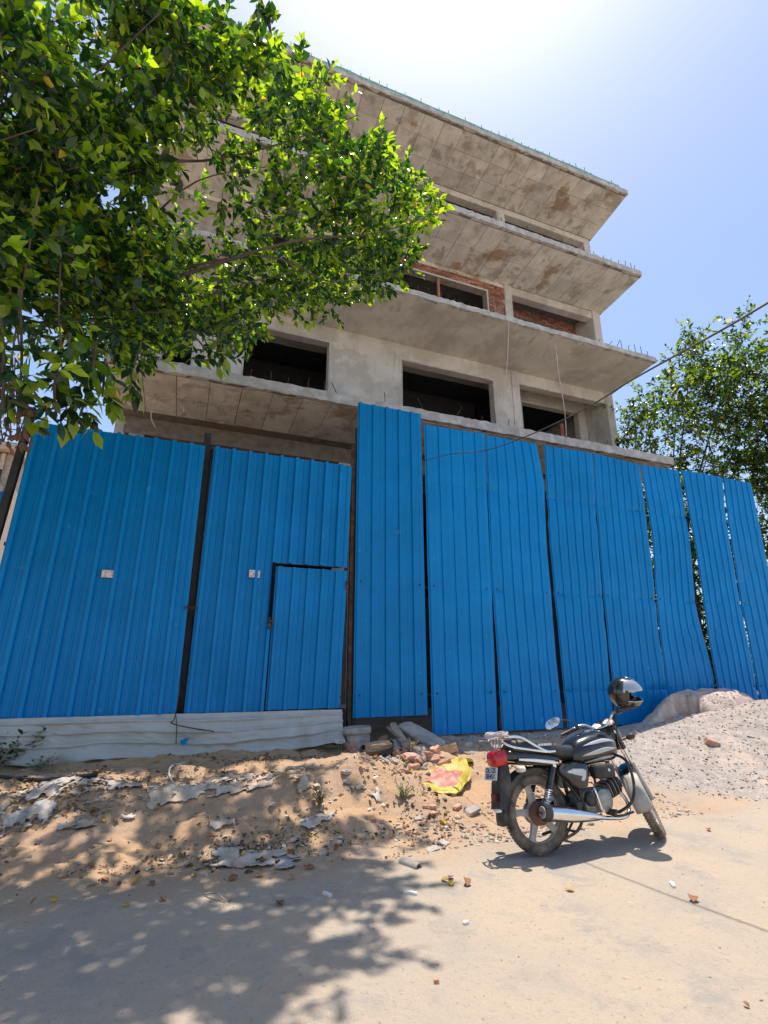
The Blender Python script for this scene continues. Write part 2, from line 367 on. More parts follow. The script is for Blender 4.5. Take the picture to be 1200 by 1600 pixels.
# first floor
wall('wall', BX0+.06, 8.20, 6.80, 9.66, YW, YW+.23, [(-.96,-.36,7.3,9.16), (.77,2.79,7.05,9.15), (4.78,7.58,7.05,9.12)], plaster)
for (a, b, c, d) in ((-.96,-.36,7.3,9.16), (.77,2.79,7.05,9.15), (4.78,7.58,7.05,9.12)): reveal(a, b, c, d, YW, rough_conc, .04)
def cbox(name, x0, x1, y0, y1, z0, z1, m, bev=.008): return bpart(MB().box(x0, x1, y0, y1, z0, z1).build(name, m, bevel=bev))
cbox('column', 8.205, 8.47, YW-.02, YW+.36, 6.80, 9.64, plaster)
cbox('column', 11.72, 12.0, YW-.02, YW+1.2, 6.80, 9.64, plaster)
cbox('beam', 8.475, 11.715, YW+.02, YW+.26, 9.22, 9.63, plaster)
p0 = at(815, 626, YB1); p1 = at(903, 648, YB1)
wall('wall', 8.48, 11.71, 6.80, 9.62, YB1, YB1+.2, [(p0.x, p1.x, 7.0, (p0.z+p1.z)/2)], plaster)
reveal(p0.x, p1.x, 7.0, (p0.z+p1.z)/2, YB1, rough_conc, .035)
# second floor
wall('brick_wall', BX0+.06, 8.185, 9.90, 12.62, YW, YW+.23, [(4.2,7.56,10.6,12.14), (.6,3.2,10.6,12.14)], mortar)
cbox('column', 8.19, 8.46, YW-.03, YW+.34, 9.90, 12.60, plaster)
cbox('column', 11.62, 11.93, YW-.03, YW+1.0, 9.90, 12.62, plaster)
cbox('beam', 8.465, 11.615, YW, YW+.26, 12.30, 12.61, plaster)
cbox('beam', BX0+.06, 8.185, YW-.012, YW+.235, 12.44, 12.60, concrete, 0.004)
bw2 = wall('brick_wall', 8.47, 11.61, 9.90, 12.62, YB1-.1, YB1+.1, [(8.7,10.9,10.3,12.26)], mortar)
bw1 = [o for o in bld.children if o.name.startswith('brick_wall')][0]
reveal(4.2, 7.56, 10.6, 12.14, YW-.012, plaster, .05)
BW, BH, BJ = .222, .068, .012
bm_src = None
def brick(parent, x, y, z, w=BW):
    global bm_src
    if bm_src is None: bm_src = MB().box(-.5, .5, -.5, .5, -.5, .5).build('brick', brick_m); o = bm_src
    else: o = bm_src.copy(); COL.objects.link(o)
    o.scale = (w, .05+.012*rng.random(), BH); o.location = (x+w/2, y+.008, z+BH/2); o.rotation_euler = (0, 0, R(rng.uniform(-1, 1)))
    return o
pend = []
def bricks(parent, x0, x1, z0, z1, y, skip=lambda x, z: False):
    z = z0; r_ = 0
    while z+BH <= z1+.01:
        x = x0 - (BW/2 if r_ % 2 else 0)
        while x < x1-.03:
            a = max(x, x0+.004); b = min(x+BW, x1-.004)
            if b-a > .04 and not skip((a+b)/2, z+BH/2): pend.append((brick(parent, a, y, z, b-a), parent))
            x += BW+BJ
        z += BH+BJ; r_ += 1
bricks(bw1, 4.45, 8.185, 12.20, 12.43, YW)                  # band over the opening
bricks(bw1, 7.62, 8.185, 11.0, 12.19, YW)                   # pier
bricks(bw2, 8.48, 11.60, 12.27, 12.60, YB1-.1)
bricks(bw2, 10.92, 11.60, 11.55, 12.25, YB1-.1)
for o, p in pend: o.parent = p
cbox('prop', 5.93, 6.0, YW+.02, YW+.09, 10.6, 12.14, mat('timber_prop', (.42,.20,.12), .8), .003)
# third floor
cbox('beam', BX0+.06, 11.95, YW, YW+.24, 15.40, 15.64, plaster)
cbox('column', 8.14, 8.44, YW-.02, YW+.3, 12.92, 15.395, plaster)
cbox('column', 11.66, 11.94, YW-.02, YW+.3, 12.92, 15.395, plaster)
cbox('column', 2.6, 2.9, YW-.02, YW+.3, 12.92, 15.395, plaster)
wall('parapet', BX0+.06, 8.13, 12.92, 13.9, YW+.05, YW+.2, [], plaster)
wall('brick_wall', 6.6, 8.13, 13.95, 14.75, 12.4, 12.6, [], brick_m)
# ground floor under the lowest slab
wall('wall', BX0+.25, BX1-.2, .3, 6.52, 11.6, 11.83, [(2.1,4.0,3.0,5.75), (5.4,8.6,3.0,5.75)], inner)  # wall takes the near-black colour as painted shade under the slab
cbox('beam', BX0+.20, BX1-.15, 11.2, 11.58, 6.12, 6.51, mat('shade_toned_concrete', (.26,.235,.21), .9, coords='World', var=.2, spec=.1))  # beam colour darkened to paint in the shade under the slab
for x in (-1.4, 3.2, 8.2, 11.7): cbox('column', x, x+.3, 11.15, 11.55, .3, 6.10, concrete)
# closed back and sides, floors already run through
for (a, b) in ((BX0+.02, BX0+.055),): cbox('wall', a, a+.2, YW+.40, YB-.3, .3, 15.60, plaster, 0)
cbox('wall', BX1-.30, BX1-.10, YW+1.25, YB-.3, .3, 15.60, plaster, 0)
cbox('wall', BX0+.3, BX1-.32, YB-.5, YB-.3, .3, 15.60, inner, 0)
for x in (3.7, 8.3): cbox('darkening_partition', x, x+.12, 12.9, YB-.52, 6.82, 15.6, inner, 0)  # unseen partitions, added to keep the openings dark
for z in (6.81, 9.91, 12.93): cbox('darkening_partition', BX0+.3, BX1-.32, 14.2, 14.32, z, z+2.6, inner, 0)  # back partitions added to block light in the rooms
for zz in (6.46, 9.56, 12.54, 15.58): cbox('ceiling_shade_liner', BX0+.3, BX1-.32, 12.0, YB-.52, zz-.04, zz, inner, 0)  # dark sheets added under the ceilings so the windows look black
for zz in (6.815, 9.915, 12.935): cbox('floor_shade_liner', BX0+.3, BX1-.32, 12.0, YB-.52, zz, zz+.03, inner, 0)  # dark sheets added over the floors, room shade in their colour
for zz in (6.9, 10.0, 13.0): cbox('darkening_partition', BX0+.32, 8.1, 12.7, 12.8, zz, zz+2.5, inner, 0)  # nearer partitions added close behind the windows to darken them
# starter bars along the slab lips
def rebar(x, z, h, lean, y=YE+.06):
    m2 = MB(); a = Vector((x, y, z-.03)); b = a+Vector((lean, rng.uniform(-.03, .03), h))
    m2.tube([a, (a+b)/2+Vector((rng.uniform(-.012, .012), 0, 0)), b], .0085, 5); return bpart(m2.build('rebar', rust))
x = -1.3
while x < 11.95: rebar(x, 16.09, rng.uniform(.20, .36), rng.uniform(-.03, .03)); x += rng.choice([.24, .27, .27, .3])
for x in (9.95, 10.3, 10.62, 10.95, 11.25, 11.5, 11.75, 11.9): rebar(x, 12.92, rng.uniform(.18, .3), rng.uniform(-.04, .04))
for x, l in ((9.9, .22), (10.3, .2), (10.6, .2), (10.85, 0), (11.1, .02), (11.35, -.03), (11.6, -.04), (11.85, -.02)): rebar(x, 9.9, rng.uniform(.22, .36), l)
for x in (4.5, 4.8, 5.15, 5.5, 5.9, 6.3, 6.6, 6.95, 7.4): rebar(x, 9.9, rng.uniform(.18, .32), rng.uniform(-.03, .03))
for x, l in ((.82, 0), (1.2, 0), (1.55, 0), (1.95, .02), (2.3, 0), (2.6, -.14), (3.65, 0), (4.6, -.18), (5.35, .2), (6.1, 0), (6.45, 0), (6.8, .04), (8.1, 0), (8.7, .03), (9.2, .12), (9.5, 0), (9.75, .14)): rebar(x, 6.8, rng.uniform(.2, .36), l)
for x in (5.9, 6.3, 6.7, 7.1, 7.5, 7.9, 8.7, 9.1, 9.5): rebar(x, 12.92, rng.uniform(.16, .3), rng.uniform(-.03, .03))
# a round cut-off steel post standing on the lowest slab, a loop of conduit under it
pp = at(890, 697, 9.1); cb = MB().tube([(pp.x, YE+.1, 6.72), (pp.x, YE+.1, 7.2)], .045, 12); bpart(cb.build('steel_post', mat('red_rust', (.30,.10,.06), .85, var=.3), smooth=True))
lp = [at(*q, 10.2) for q in ((243, 668), (236, 650), (243, 630), (262, 621), (281, 628), (287, 642), (278, 650))]
bpart(MB().tube(lp, .012, 6, smooth=4).build('conduit_loop', mat('pale_conduit', (.5,.46,.40), .6), smooth=True))
# ropes hanging from the second slab
for q, nm in (([(795,500),(793,560),(787,620),(780,660)], 'pale rope hanging beside the wide window to the lowest slab'), ([(868,540),(874,590),(882,640),(885,682)], 'thin pale rope hanging in front of the recessed bay')):
    P = [at(*a, YE-.06) for a in q]; o = MB().tube(P, .010, 6, smooth=4).build('hanging_rope', mat('rope_fibre', (.60,.52,.42), .9), smooth=True); tag(o, nm, 'rope')
yb = MB().box(-.22, .22, -.15, .15, 0, .28).build('yellow_crate', mat('yellow_plastic', (.75,.52,.05), .5), bevel=.02); q = at(577, 126, YE+.2); yb.location = (q.x, YE+.25, 16.09); tag(yb, 'small yellow crate standing on the edge of the roof slab', 'crate')
# ================================================================== BLUE SHEET FENCE AND GATES
blue = mat('blue_painted_sheet', (.0,.225,.56), .40, var=.07, scale=1.4, bump=.0012, bscale=9, coords='World', spec=.18, rvar=.08, rnd=.06, dust=(.004,.25,.58), dust_scale=2.4, dust_lo=.55, dust_hi=.8, stain=(.06,.30,.60), stain_scale=7, stain_lo=.655, stain_hi=.70)
white_sheet = mat('white_coated_sheet', (.47,.47,.455), .45, var=.08, scale=3, bump=.001, bscale=12, coords='World', stain=(.33,.29,.24), stain_scale=2.2, stain_lo=.55, stain_hi=.75)
paper = mat('paper_label', (.74,.68,.64), .8, var=.05, scale=30, stain=(.55,.36,.34), stain_scale=26, stain_lo=.5, stain_hi=.56)
TRAP = [(0, 0), (.12, 0), (.15, 1), (.33, 1), (.37, 0), (.70, 0), (.74, .18), (.80, .18), (.84, 0)]
def sheet(name, rows, y0, nrib, amp, m, seed, rails=(), dent=.006, hole=None, edge0=.0, nz=46, zs=None):
    rr = np.random.default_rng(seed)
    us = [edge0] if edge0 else [0.]
    U = []; Hh = []
    for k in range(nrib+1):
        for t, h in TRAP:
            u = (k+t-.02)/nrib
            if 0 <= u <= 1: U.append(u); Hh.append(h)
    if U[0] > 0: U.insert(0, 0.); Hh.insert(0, 0.)
    if U[-1] < 1: U.append(1.); Hh.append(0.)
    extra = []
    U = np.array(U); Hh = np.array(Hh)
    rz = np.array([r_[0] for r_ in rows]); rl = np.array([r_[1] for r_ in rows]); rrr = np.array([r_[2] for r_ in rows])
    o_ = np.argsort(rz)
    Z = np.linspace(rz.min(), rz.max(), nz)
    for rl_ in rails: Z = np.concatenate([Z, [rl_-.03, rl_, rl_+.03]])
    if hole: Z = np.concatenate([Z, [hole[2], hole[3]]])
    Z = np.unique(np.round(Z, 4)); Z = Z[(Z >= rz.min()) & (Z <= rz.max())]
    if hole: U = np.concatenate([U, [(hole[0]-rl[0])/(rrr[0]-rl[0]), min(1, (hole[1]-rl[0])/(rrr[0]-rl[0]))]]); s_ = np.argsort(U); Hh = np.concatenate([Hh, [0, 0]])[s_]; U = U[s_]
    xl = np.interp(Z, rz[o_], rl[o_]); xr = np.interp(Z, rz[o_], rrr[o_])
    UU, ZZ = np.meshgrid(U, Z, indexing='ij'); X = xl[None, :]+(xr-xl)[None, :]*UU
    wear = 1-.5*dent/.012*sst(.45, .8, fbm(X*1.7+seed, ZZ*1.1, seed))
    Y = y0-amp*Hh[:, None]*np.clip(wear, .25, 1)
    Y = Y + dent*3.0*(fbm(X*.8+seed*3, ZZ*.55, seed+5, 2)-.5) + dent*2.8*(fbm(X*3.3, ZZ*2.4+seed, seed+9, 3)-.5)
    for rl_ in rails: Y = Y + dent*2.4*np.exp(-((ZZ-rl_)/.03)**2)*(vn(X*7, ZZ*0+seed, seed)-.3)*1.5
    for k in range(int(dent*900)):
        cx = rr.uniform(0, 1); cz = rr.uniform(rz.min(), rz.max()); sx = rr.uniform(.03, .10); sz = rr.uniform(.02, .12)
        Y = Y + rr.choice([-1, 1])*dent*rr.uniform(.6, 2.2)*np.exp(-((UU-cx)/sx)**2-((ZZ-cz)/sz)**2)
    ZT = ZZ.copy(); top = ZZ == Z[-1]
    F = grid_faces(len(U), len(Z))
    if hole:
        cx = X.ravel()[F].mean(1); cz = ZZ.ravel()[F].mean(1)
        F = F[~((cx > hole[0]) & (cx < hole[1]+.2) & (cz > hole[2]) & (cz < hole[3]))]
    if zs is not None: ZT = ZT + (zs[0]+(zs[1]-zs[0])*UU)*sst(rz.max()-.6, rz.max(), ZZ)
    V1 = np.stack([X, Y, ZT], -1).reshape(-1, 3); V2 = V1+np.array([0, .0025, 0]); N1 = len(V1)
    nu_, nz_ = len(U), len(Z); ix = np.arange(N1).reshape(nu_, nz_)
    if hole: lp_ = list(ix[0, ::-1])
    else: lp_ = list(ix[:, 0])+list(ix[-1, 1:])+list(ix[-2::-1, -1])+list(ix[0, -2:0:-1])
    lp_ = lp_ if not hole else list(ix[:, -1])
    VR = np.concatenate([V1[lp_], V2[lp_]]); k_ = len(lp_); kk = range(k_ if not hole else k_-1)
    FR = np.array([(2*N1+i, 2*N1+(i+1) % k_, 2*N1+k_+(i+1) % k_, 2*N1+k_+i) for i in kk])
    o = np_mesh(name, np.concatenate([V1, V2, VR]), np.concatenate([F, F[:, ::-1]+N1, FR]), m)
    o.data.set_sharp_from_angle(angle=R(28))
    return o
YF = 7.0
RAILS = (1.0, 2.55, 4.25)
fence = empty('sheet_fence', (6.9, YF, .4)); tag(fence, 'fence of eight dented blue corrugated metal sheets behind the motorcycle', 'fence')
bpy.context.view_layer.update()
def fpart(o, parent=fence, root=fence):
    o.parent = parent; o.matrix_parent_inverse = root.matrix_basis.inverted() if parent is root else Matrix.Identity(4); return o
def prow(pts_l, pts_r, zs_):
    """edges of a sheet, given where they are seen, as rows (z, xl, xr) on the fence plane"""
    L_ = sorted([(at(*p, YF).z, at(*p, YF).x) for p in pts_l]); R_ = sorted([(at(*p, YF).z, at(*p, YF).x) for p in pts_r])
    return [(z, float(np.interp(z, [a for a, _ in L_], [b for _, b in L_])), float(np.interp(z, [a for a, _ in R_], [b for _, b in R_]))) for z in zs_]
Zs = list(np.linspace(.47, 5.26, 14))
S8 = [
 ([(z, 2.285, 3.39) for z in np.linspace(.74, 5.42, 6)], 5, .028, .004, YF-.03, None, 'tall sheet standing higher than its neighbours, sharp ribs'),
 (prow([(662,668),(668,900),(675,1146)], [(756,677),(766,900),(776,1142)], Zs), 5, .022, .009, YF-.012, (-.02, .02), None),
 (prow([(758,680),(767,900),(785,1142)], [(838,694),(849,750),(854,850),(870,1040),(880,1136)], Zs), 6, .019, .011, YF+.004, (.0, .01), 'sheet with its upper right corner bent back'),
 (prow([(849,695),(858,850),(885,1132)], [(924,708),(938,900),(957,1130)], Zs), 6, .018, .011, YF-.008, (.0, .02), None),
 (prow([(926,708),(940,900),(962,1130)], [(999,727),(1020,900),(1029,987),(1046,1105)], Zs), 7, .017, .012, YF+.006, (.03, -.04), None),
 (prow([(1001,727),(1017,817),(1026,925),(1030,977),(1047,1105)], [(1061,735),(1080,850),(1087,945),(1111,1037),(1122,1090)], Zs), 6, .018, .012, YF+.02, (-.03, .0), 'sheet kinked sideways near its foot, wide gap beside it'),
 (prow([(1063,737),(1082,840),(1110,1022),(1122,1090)], [(1127,748),(1133,812),(1155,945),(1187,1105)], Zs), 6, .018, .011, YF-.016, (.0, .0), None),
 (prow([(1129,748),(1137,812),(1158,945),(1190,1105)], [(1173,757),(1200,885),(1250,1110)], Zs), 5, .018, .010, YF+.002, (.0, .0), None),
]
for i, (rows, nrib, amp, dent, y, zs_, lab) in enumerate(S8):
    o = fpart(sheet('corrugated_sheet', rows, y, nrib, amp, blue, 50+i, RAILS, dent, zs=zs_))
    if lab: o['label'] = lab
for z in RAILS: fpart(MB().box(2.36, 11.5, YF+.06, YF+.10, z-.02, z+.02).build('rail', steel_dark))
for x in (2.34, 4.62, 7.0, 9.3, 11.4): fpart(MB().box(x-.03, x+.03, YF+.102, YF+.16, .3, 5.05).build('post', steel_dark))
scr = None
for i, (rows, nrib, amp, dent, y, zs_, lab) in enumerate(S8):
    for z in RAILS[:2]:
        for u in (.08, .92):
            xl = float(np.interp(z, [r_[0] for r_ in rows], [r_[1] for r_ in rows])); xr = float(np.interp(z, [r_[0] for r_ in rows], [r_[2] for r_ in rows]))
            if scr is None: scr = MB().lathe([(.011, 0), (.011, -.010), (.004, -.014)], n=8, caps=True).build('screw', steel_dark); s2 = scr
            else: s2 = scr.copy(); COL.objects.link(s2)
            s2.location = (xl+(xr-xl)*u, y-.012, z+.02); fpart(s2)
# ---- gates
def gate(x0t, x1t, x0b, x1b, label, hole, seed, frame_x):
    g = empty('gate_leaf', ((x0b+x1b)/2, YF, .85)); tag(g, label, 'gate')
    def gpart(o, parent=g): o.parent = parent; o.matrix_parent_inverse = Matrix.Translation(-g.location) if parent is g else Matrix.Identity(4); return o
    gpart(sheet('corrugated_sheet', [(.86, x0b, x1b), (4.33, x0t, x1t)], YF, 9, .056, blue, seed, (), .0016, hole, nz=30))
    for z in (.95, 2.78, 4.2): gpart(MB().box(x0b+.02, x1b-.02, YF+.045, YF+.085, z-.02, z+.02).build('frame_rail', steel_dark))
    for x in frame_x: gpart(MB().box(x-.022, x+.022, YF+.087, YF+.13, .9, 4.3).build('frame_upright', steel_dark))
    return g, gpart
gl, glp = gate(-1.93, .085, -2.02, .075, 'wide blue corrugated gate leaf without a wicket, leaf shadows over it', None, 3, (-1.95, -.9, .05))
for px, py, gpx, nm in ((170, 897, glp, 'weathered paper label stuck across a rib'),):
    q = at(px, py, YF-.036); glp(tag(MB().box(q.x-.075, q.x+.075, YF-.0535, YF-.0495, q.z-.045, q.z+.045).build('paper_label', paper), nm))
gr, grp = gate(.20, 2.215, .16, 2.12, 'blue corrugated gate leaf with a small wicket door cut in it', (1.10, 2.16, .80, 2.76), 4, (.2, 1.08, 2.19))
q = at(398, 897, YF-.03); grp(tag(MB().box(q.x-.075, q.x+.065, YF-.0535, YF-.0495, q.z-.05, q.z+.05).build('paper_label', paper), 'white paper label left of the wicket door'))
d = sheet('wicket_door', [(.87, 1.125, 2.10), (2.71, 1.155, 2.175)], YF-.012, 5, .038, blue, 21, (), .002, nz=20); grp(d)
for (zz) in (1.0, 1.85, 2.6): grp(MB().box(1.14, 2.13, YF+.03, YF+.055, zz-.018, zz+.018).build('door_rail', steel_dark), d)
lm = MB(); lm.box(1.075, 1.17, YF-.06, YF-.035, 1.96, 1.985); lm.tube([(1.10, YF-.075, 1.93), (1.10, YF-.075, 2.02)], .012, 8); lm.box(1.085, 1.125, YF-.085, YF-.06, 1.87, 1.925); grp(lm.build('latch', rust, bevel=.002), d)
for zz in (1.2, 2.5): grp(MB().tube([(2.165, YF-.03, zz-.06), (2.165, YF-.03, zz+.06)], .014, 8).build('hinge', rust), d)
ch = MB(); cz = at(293, 949, YF-.05).z
for k in range(5): ch.tube([(.05+.038*k+.016*math.cos(a), YF-.05+.011*math.sin(a)*(k % 2), cz+.014*math.sin(a)+.006*math.sin(k*2)) for a in np.linspace(0, 2*math.pi, 9)[:-1]], .0055, 5, closed=True)
o = ch.build('gate_chain', rust); tag(o, 'rusty chain tying the two blue gate leaves together', 'chain')
# dark post and bits behind the gap between leaves
o = MB().box(.06, .155, YF+.16, YF+.26, .35, 4.6).build('gate_stop_post', steel_dark, bevel=.004); tag(o, 'dark steel post showing in the slit between the gate leaves', 'post')
o = MB().box(2.225, 2.275, YF+.02, YF+.09, .35, 4.7).build('hinge_post', rust, bevel=.004); tag(o, 'rusty hinge post between the wicket gate leaf and the tall sheet', 'post')
# leaning black post at the gate's outer edge
a = at(52, 638, YF+.12); b = at(2, 810, YF+.12); dd = (b-a).normalized()
o = MB().bar(a, a+dd*(a.z-.3)/abs(dd.z), .085, .085, up=(0,1,0)).build('gate_post', steel_dark, bevel=.006); tag(o, 'black steel gate post leaning beside the wide gate leaf', 'post')
# blue side sheet further left
o = sheet('side_sheet', [(.4, -3.6, -2.14), (at(5, 768, YF+.3).z, -3.6, -2.14)], YF+.3, 7, .02, blue, 88, (), .004, nz=12); tag(o, 'short blue sheet beyond the leaning black gate post', 'sheet')
# white sheet lying on edge under the gates
nu, nv = 220, 44; uu, vv = np.meshgrid(np.linspace(0, 1, nu), np.linspace(0, 1, nv), indexing='ij')
X = -1.95+4.07*uu-.05*(1-vv)*uu; ztop = .875-.02*uu-.05*sst(.75, 1, uu)*0; zbot = .41+.16*(fbm(uu*6, uu*0, 4)-.45)+.05*sst(.55, 1, uu)+.05*(1-sst(0, .3, uu))
Z = zbot+(ztop-zbot)*vv
Yv = 6.93-.055*np.sin(np.pi*np.clip(vv*1.05, 0, 1))*(1+.5*np.sin(uu*9+vv*3))-.10*(1-vv)**2*(.4+.6*sst(.6, 1, uu))+.12*(fbm(uu*7, vv*2.2, 6, 3)-.45)+.07*np.abs(fbm(uu*17+vv*4, vv*3, 16, 2)-.4)-.07*(1-sst(.0, .25, vv))*(.3+vn(uu*9, uu*0, 77))
for c_, wd in ((.36, .035), (.62, .03), (.86, .03)): Yv = Yv-.034*np.exp(-((vv-c_-.02*np.sin(uu*7))/wd)**2)
Yv = Yv-.16*sst(.93, 1, uu)*(1-vv)
o = np_mesh('white_metal_sheet', np.stack([X, Yv, Z], -1).reshape(-1, 3), grid_faces(nu, nv), white_sheet); md = o.modifiers.new('s', 'SOLIDIFY'); md.thickness = .003
tag(o, 'long buckled white metal sheet set on edge under the blue gate', 'sheet')
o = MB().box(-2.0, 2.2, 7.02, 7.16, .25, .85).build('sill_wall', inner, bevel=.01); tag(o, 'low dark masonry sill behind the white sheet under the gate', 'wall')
P = [at(*p, 6.82) for p in ((281,1068),(277,1100),(272,1124),(268,1130),(296,1137),(335,1143))]
o = MB().tube(P, .006, 6, smooth=4).build('bent_wire', rust, smooth=True); tag(o, 'bent rusty wire lying against the white sheet', 'wire')
P = [at(*p, 6.83) for p in ((275,1118),(276,1140),(275,1162))]
o = MB().tube(P, .005, 6, smooth=4).build('bent_wire', rust, smooth=True); tag(o, 'short straight rusty wire hanging down the white sheet', 'wire')
o = MB().add([(0,0,0),(.05,-.01,.03),(.10,0,.02),(.06,-.004,-.04),(.03,0,-.05)], [(0,1,2,3,4)]).build('blue_scrap', blue, solid=.003); q = at(281, 1158, 6.80); o.location = q; tag(o, 'torn blue plastic scrap caught on the white sheet', 'scrap')
# overhead cable from the fence top towards a pole outside the view
cp = [at(663, 720, 6.93), Vector((3.50, 6.2, 4.42)), Vector((3.56, 5.3, 4.14)), Vector((3.61, 4.4, 4.0)), Vector((3.73, 3.69, 4.0)), Vector((3.85, 3.17, 4.08))]
def onX(px, py, X): d = ray(px, py); return _C+d*(X/d.x)
cp += [onX(1120, 520, 4.02), onX(1200, 473, 4.16), onX(1330, 395, 4.5), Vector((6.2, -2.5, 6.4)), Vector((8.5, -8, 7.4))]
o = MB().tube(cp, [.006,.006,.0065,.007,.008,.009,.010,.010,.010,.010,.010], 8, smooth=8).build('overhead_cable', mat('black_cable', (.05,.045,.045), .6), smooth=True); tag(o, 'black overhead cable sagging across to the top of the blue fence', 'cable')
# far neighbour left, seen past the black post
nb = empty('neighbour_house', (-9.5, 24, .4)); tag(nb, 'distant beige house with striped balcony and roof railing past the black post', 'house')
def npart(name, m, *bx):
    mb = MB()
    for b_ in bx: mb.box(*b_)
    o = mb.build(name, m); o.parent = nb; o.matrix_parent_inverse = Matrix.Translation(-nb.location); return o
beige = mat('beige_render', (.52,.42,.33), .9, coords='World'); darkw = mat('dark_opening', (.03,.035,.045), .5)
zt = at(12, 708, 24).z; zm = at(12, 735, 24).z; zl = at(12, 762, 24).z
npart('wall', beige, (-16, -7.0, 24, 34, .3, zt-.05)); npart('roof', beige, (-16.2, -6.8, 23.5, 34.2, zt, zt+.25))
for k in range(26): npart('slat', mat('striped_cladding', (.62,.50,.40), .8), (-13+.22*k, -12.86+.22*k, 23.9, 23.96, zm, zt-.06))
npart('balcony_opening', darkw, (-13, -7.4, 23.94, 23.98, zl, zm-.02))
for k in range(40): npart('railing_bar', steel_dark, (-13+.14*k, -12.97+.14*k, 23.6, 23.63, zl, zm-.05))
for k in range(4): npart('railing_bar', steel_dark, (-15, -7, 23.7, 23.74, zt+.35+.3*k, zt+.38+.3*k))
npart('balcony_floor', beige, (-13.2, -7.2, 23.3, 23.92, zl-.25, zl-.02))
# ================================================================== SAND AND GRAVEL HEAPS
sand_m = mat('pale_pink_sand', (.60,.47,.39), .97, var=.16, scale=5, bump=.016, bscale=30, coords='World', spec=.1, dust=(.44,.35,.29), dust_scale=11, dust_lo=.5, dust_hi=.7)
gravel_m = mat('grey_stone_dust', (.43,.365,.32), .97, var=.16, scale=9, bump=.012, bscale=70, coords='World', spec=.1, stain=(.56,.43,.34), stain_scale=1.8, stain_lo=.5, stain_hi=.66, dust=(.25,.215,.195), dust_scale=38, dust_lo=.54, dust_hi=.68)
def gravel_h(x, y):
    d = np.sqrt(((x-9.2)/4.1)**2+((y-5.6)/2.2)**2)*(1+.16*(fbm(x*.9, y*.9, 61)-.5))
    h = .68*np.clip(1-d, 0, 1)**1.3
    return h + (h > .01)*np.clip(h*4, 0, 1)*(.05*(fbm(x*3, y*3, 62, 3)-.45)+.03*(fbm(x*11, y*11, 63, 3)-.45)+.012*(vn(x*40, y*40, 3)-.5)) - .03
def sand_h(x, y):
    e = np.sqrt(((x-8.25)/1.75)**2+((y-6.4)/.75)**2)*(1+.12*(fbm(x*1.4, y*1.4, 71)-.5))
    h = .60*(1-sst(.30, 1.0, e))
    bite = sst(.0, .09, .42-np.sqrt(((x-7.3)/.62)**2+((y-5.85)/.62)**2)*.42*(1+.7*(fbm(x*4.5, y*4.5, 79, 3)-.4)))
    h = h*(1-.92*bite) + .17*(fbm(x*2.8, y*2.8, 72, 5)-.46)*np.clip(h*5, 0, 1)+.03*(fbm(x*14, y*14, 73, 2)-.4)*np.clip(h*5, 0, 1)
    h = h - .05*gauss(x, y, 7.75, 6.0, .07, .14) - .04*gauss(x, y, 8.0, 5.98, .05, .1)
    return h - .03
def heap(name, fn, x0, x1, y0, y1, st, m):
    xs = np.arange(x0, x1, st); ys = np.arange(y0, y1, st); A, B = np.meshgrid(xs, ys, indexing='ij')
    base = .43*sst(4.35, 6.5, B); h = fn(A, B); Z = base*(1)+h
    Z = np.where(h <= -.025, base-.10, Z)
    F = grid_faces(len(xs), len(ys)); keep = (h.ravel()[F] > -.028).any(1); F = F[keep]
    used = np.unique(F); mp = np.zeros(A.size, int); mp[used] = np.arange(len(used))
    V = np.stack([A, B, Z], -1).reshape(-1, 3)[used]
    return np_mesh(name, V, mp[F], m)
sp = heap('sand_pile', sand_h, 5.9, 10.2, 5.55, 6.93, .022, sand_m); tag(sp, 'pale pink sand pile with a scooped-out side against the blue fence', 'sand pile')
gh = heap('gravel_heap', gravel_h, 4.6, 12.2, 3.3, 6.90, .03, gravel_m); tag(gh, 'grey stone-dust heap sloping down to the road before the sand pile', 'gravel heap')
def top_z(x, y): 
    b_ = .43*float(sst(4.35, 6.5, y)); return max(gz(x, y), b_+float(gravel_h(x, y)), b_+float(sand_h(x, y)) if 5.6 < y < 6.93 and 5.9 < x < 10.2 else -9)
# ================================================================== LOOSE STONES
def stones(name, pts, sizes, m, cols=None):
    base = np.array([(1,0,0),(-1,0,0),(0,1,0),(0,-1,0),(0,0,1),(0,0,-1)], float)*.5
    base = np.array([(-.5,-.5,-.4),(.5,-.45,-.4),(.45,.5,-.4),(-.5,.4,-.4),(-.35,-.3,.4),(.3,-.4,.35),(.35,.35,.4),(-.3,.3,.3)])
    fq = np.array([(0,3,2,1),(4,5,6,7),(0,1,5,4),(1,2,6,5),(2,3,7,6),(3,0,4,7)])
    n = len(pts); V = np.zeros((n, 8, 3)); 
    for i in range(n):
        b_ = base*(1+.5*(nr.random((8, 3))-.5))*np.array([1, nr.uniform(.55, 1), nr.uniform(.35, .8)])*sizes[i]
        q = Quaternion((nr.normal(), nr.normal()*.3, nr.normal()*.3, nr.normal())).normalized().to_matrix(); V[i] = b_ @ np.array(q).T+pts[i]
    F = (fq[None]+(np.arange(n)*8)[:, None, None]).reshape(-1, 4)
    o = np_mesh(name, V.reshape(-1, 3), F, m, smooth=False)
    if cols is not None: vcol(o, 'tint', np.repeat(cols, 8, 0))
    return o
stone_m = mat('loose_stone', (1,1,1), .95, var=.1, scale=30, coords='World', attr='tint', spec=.1)
pal = np.array([(.50,.40,.32),(.42,.36,.31),(.52,.30,.22),(.34,.29,.26),(.60,.52,.44),(.46,.33,.22)])
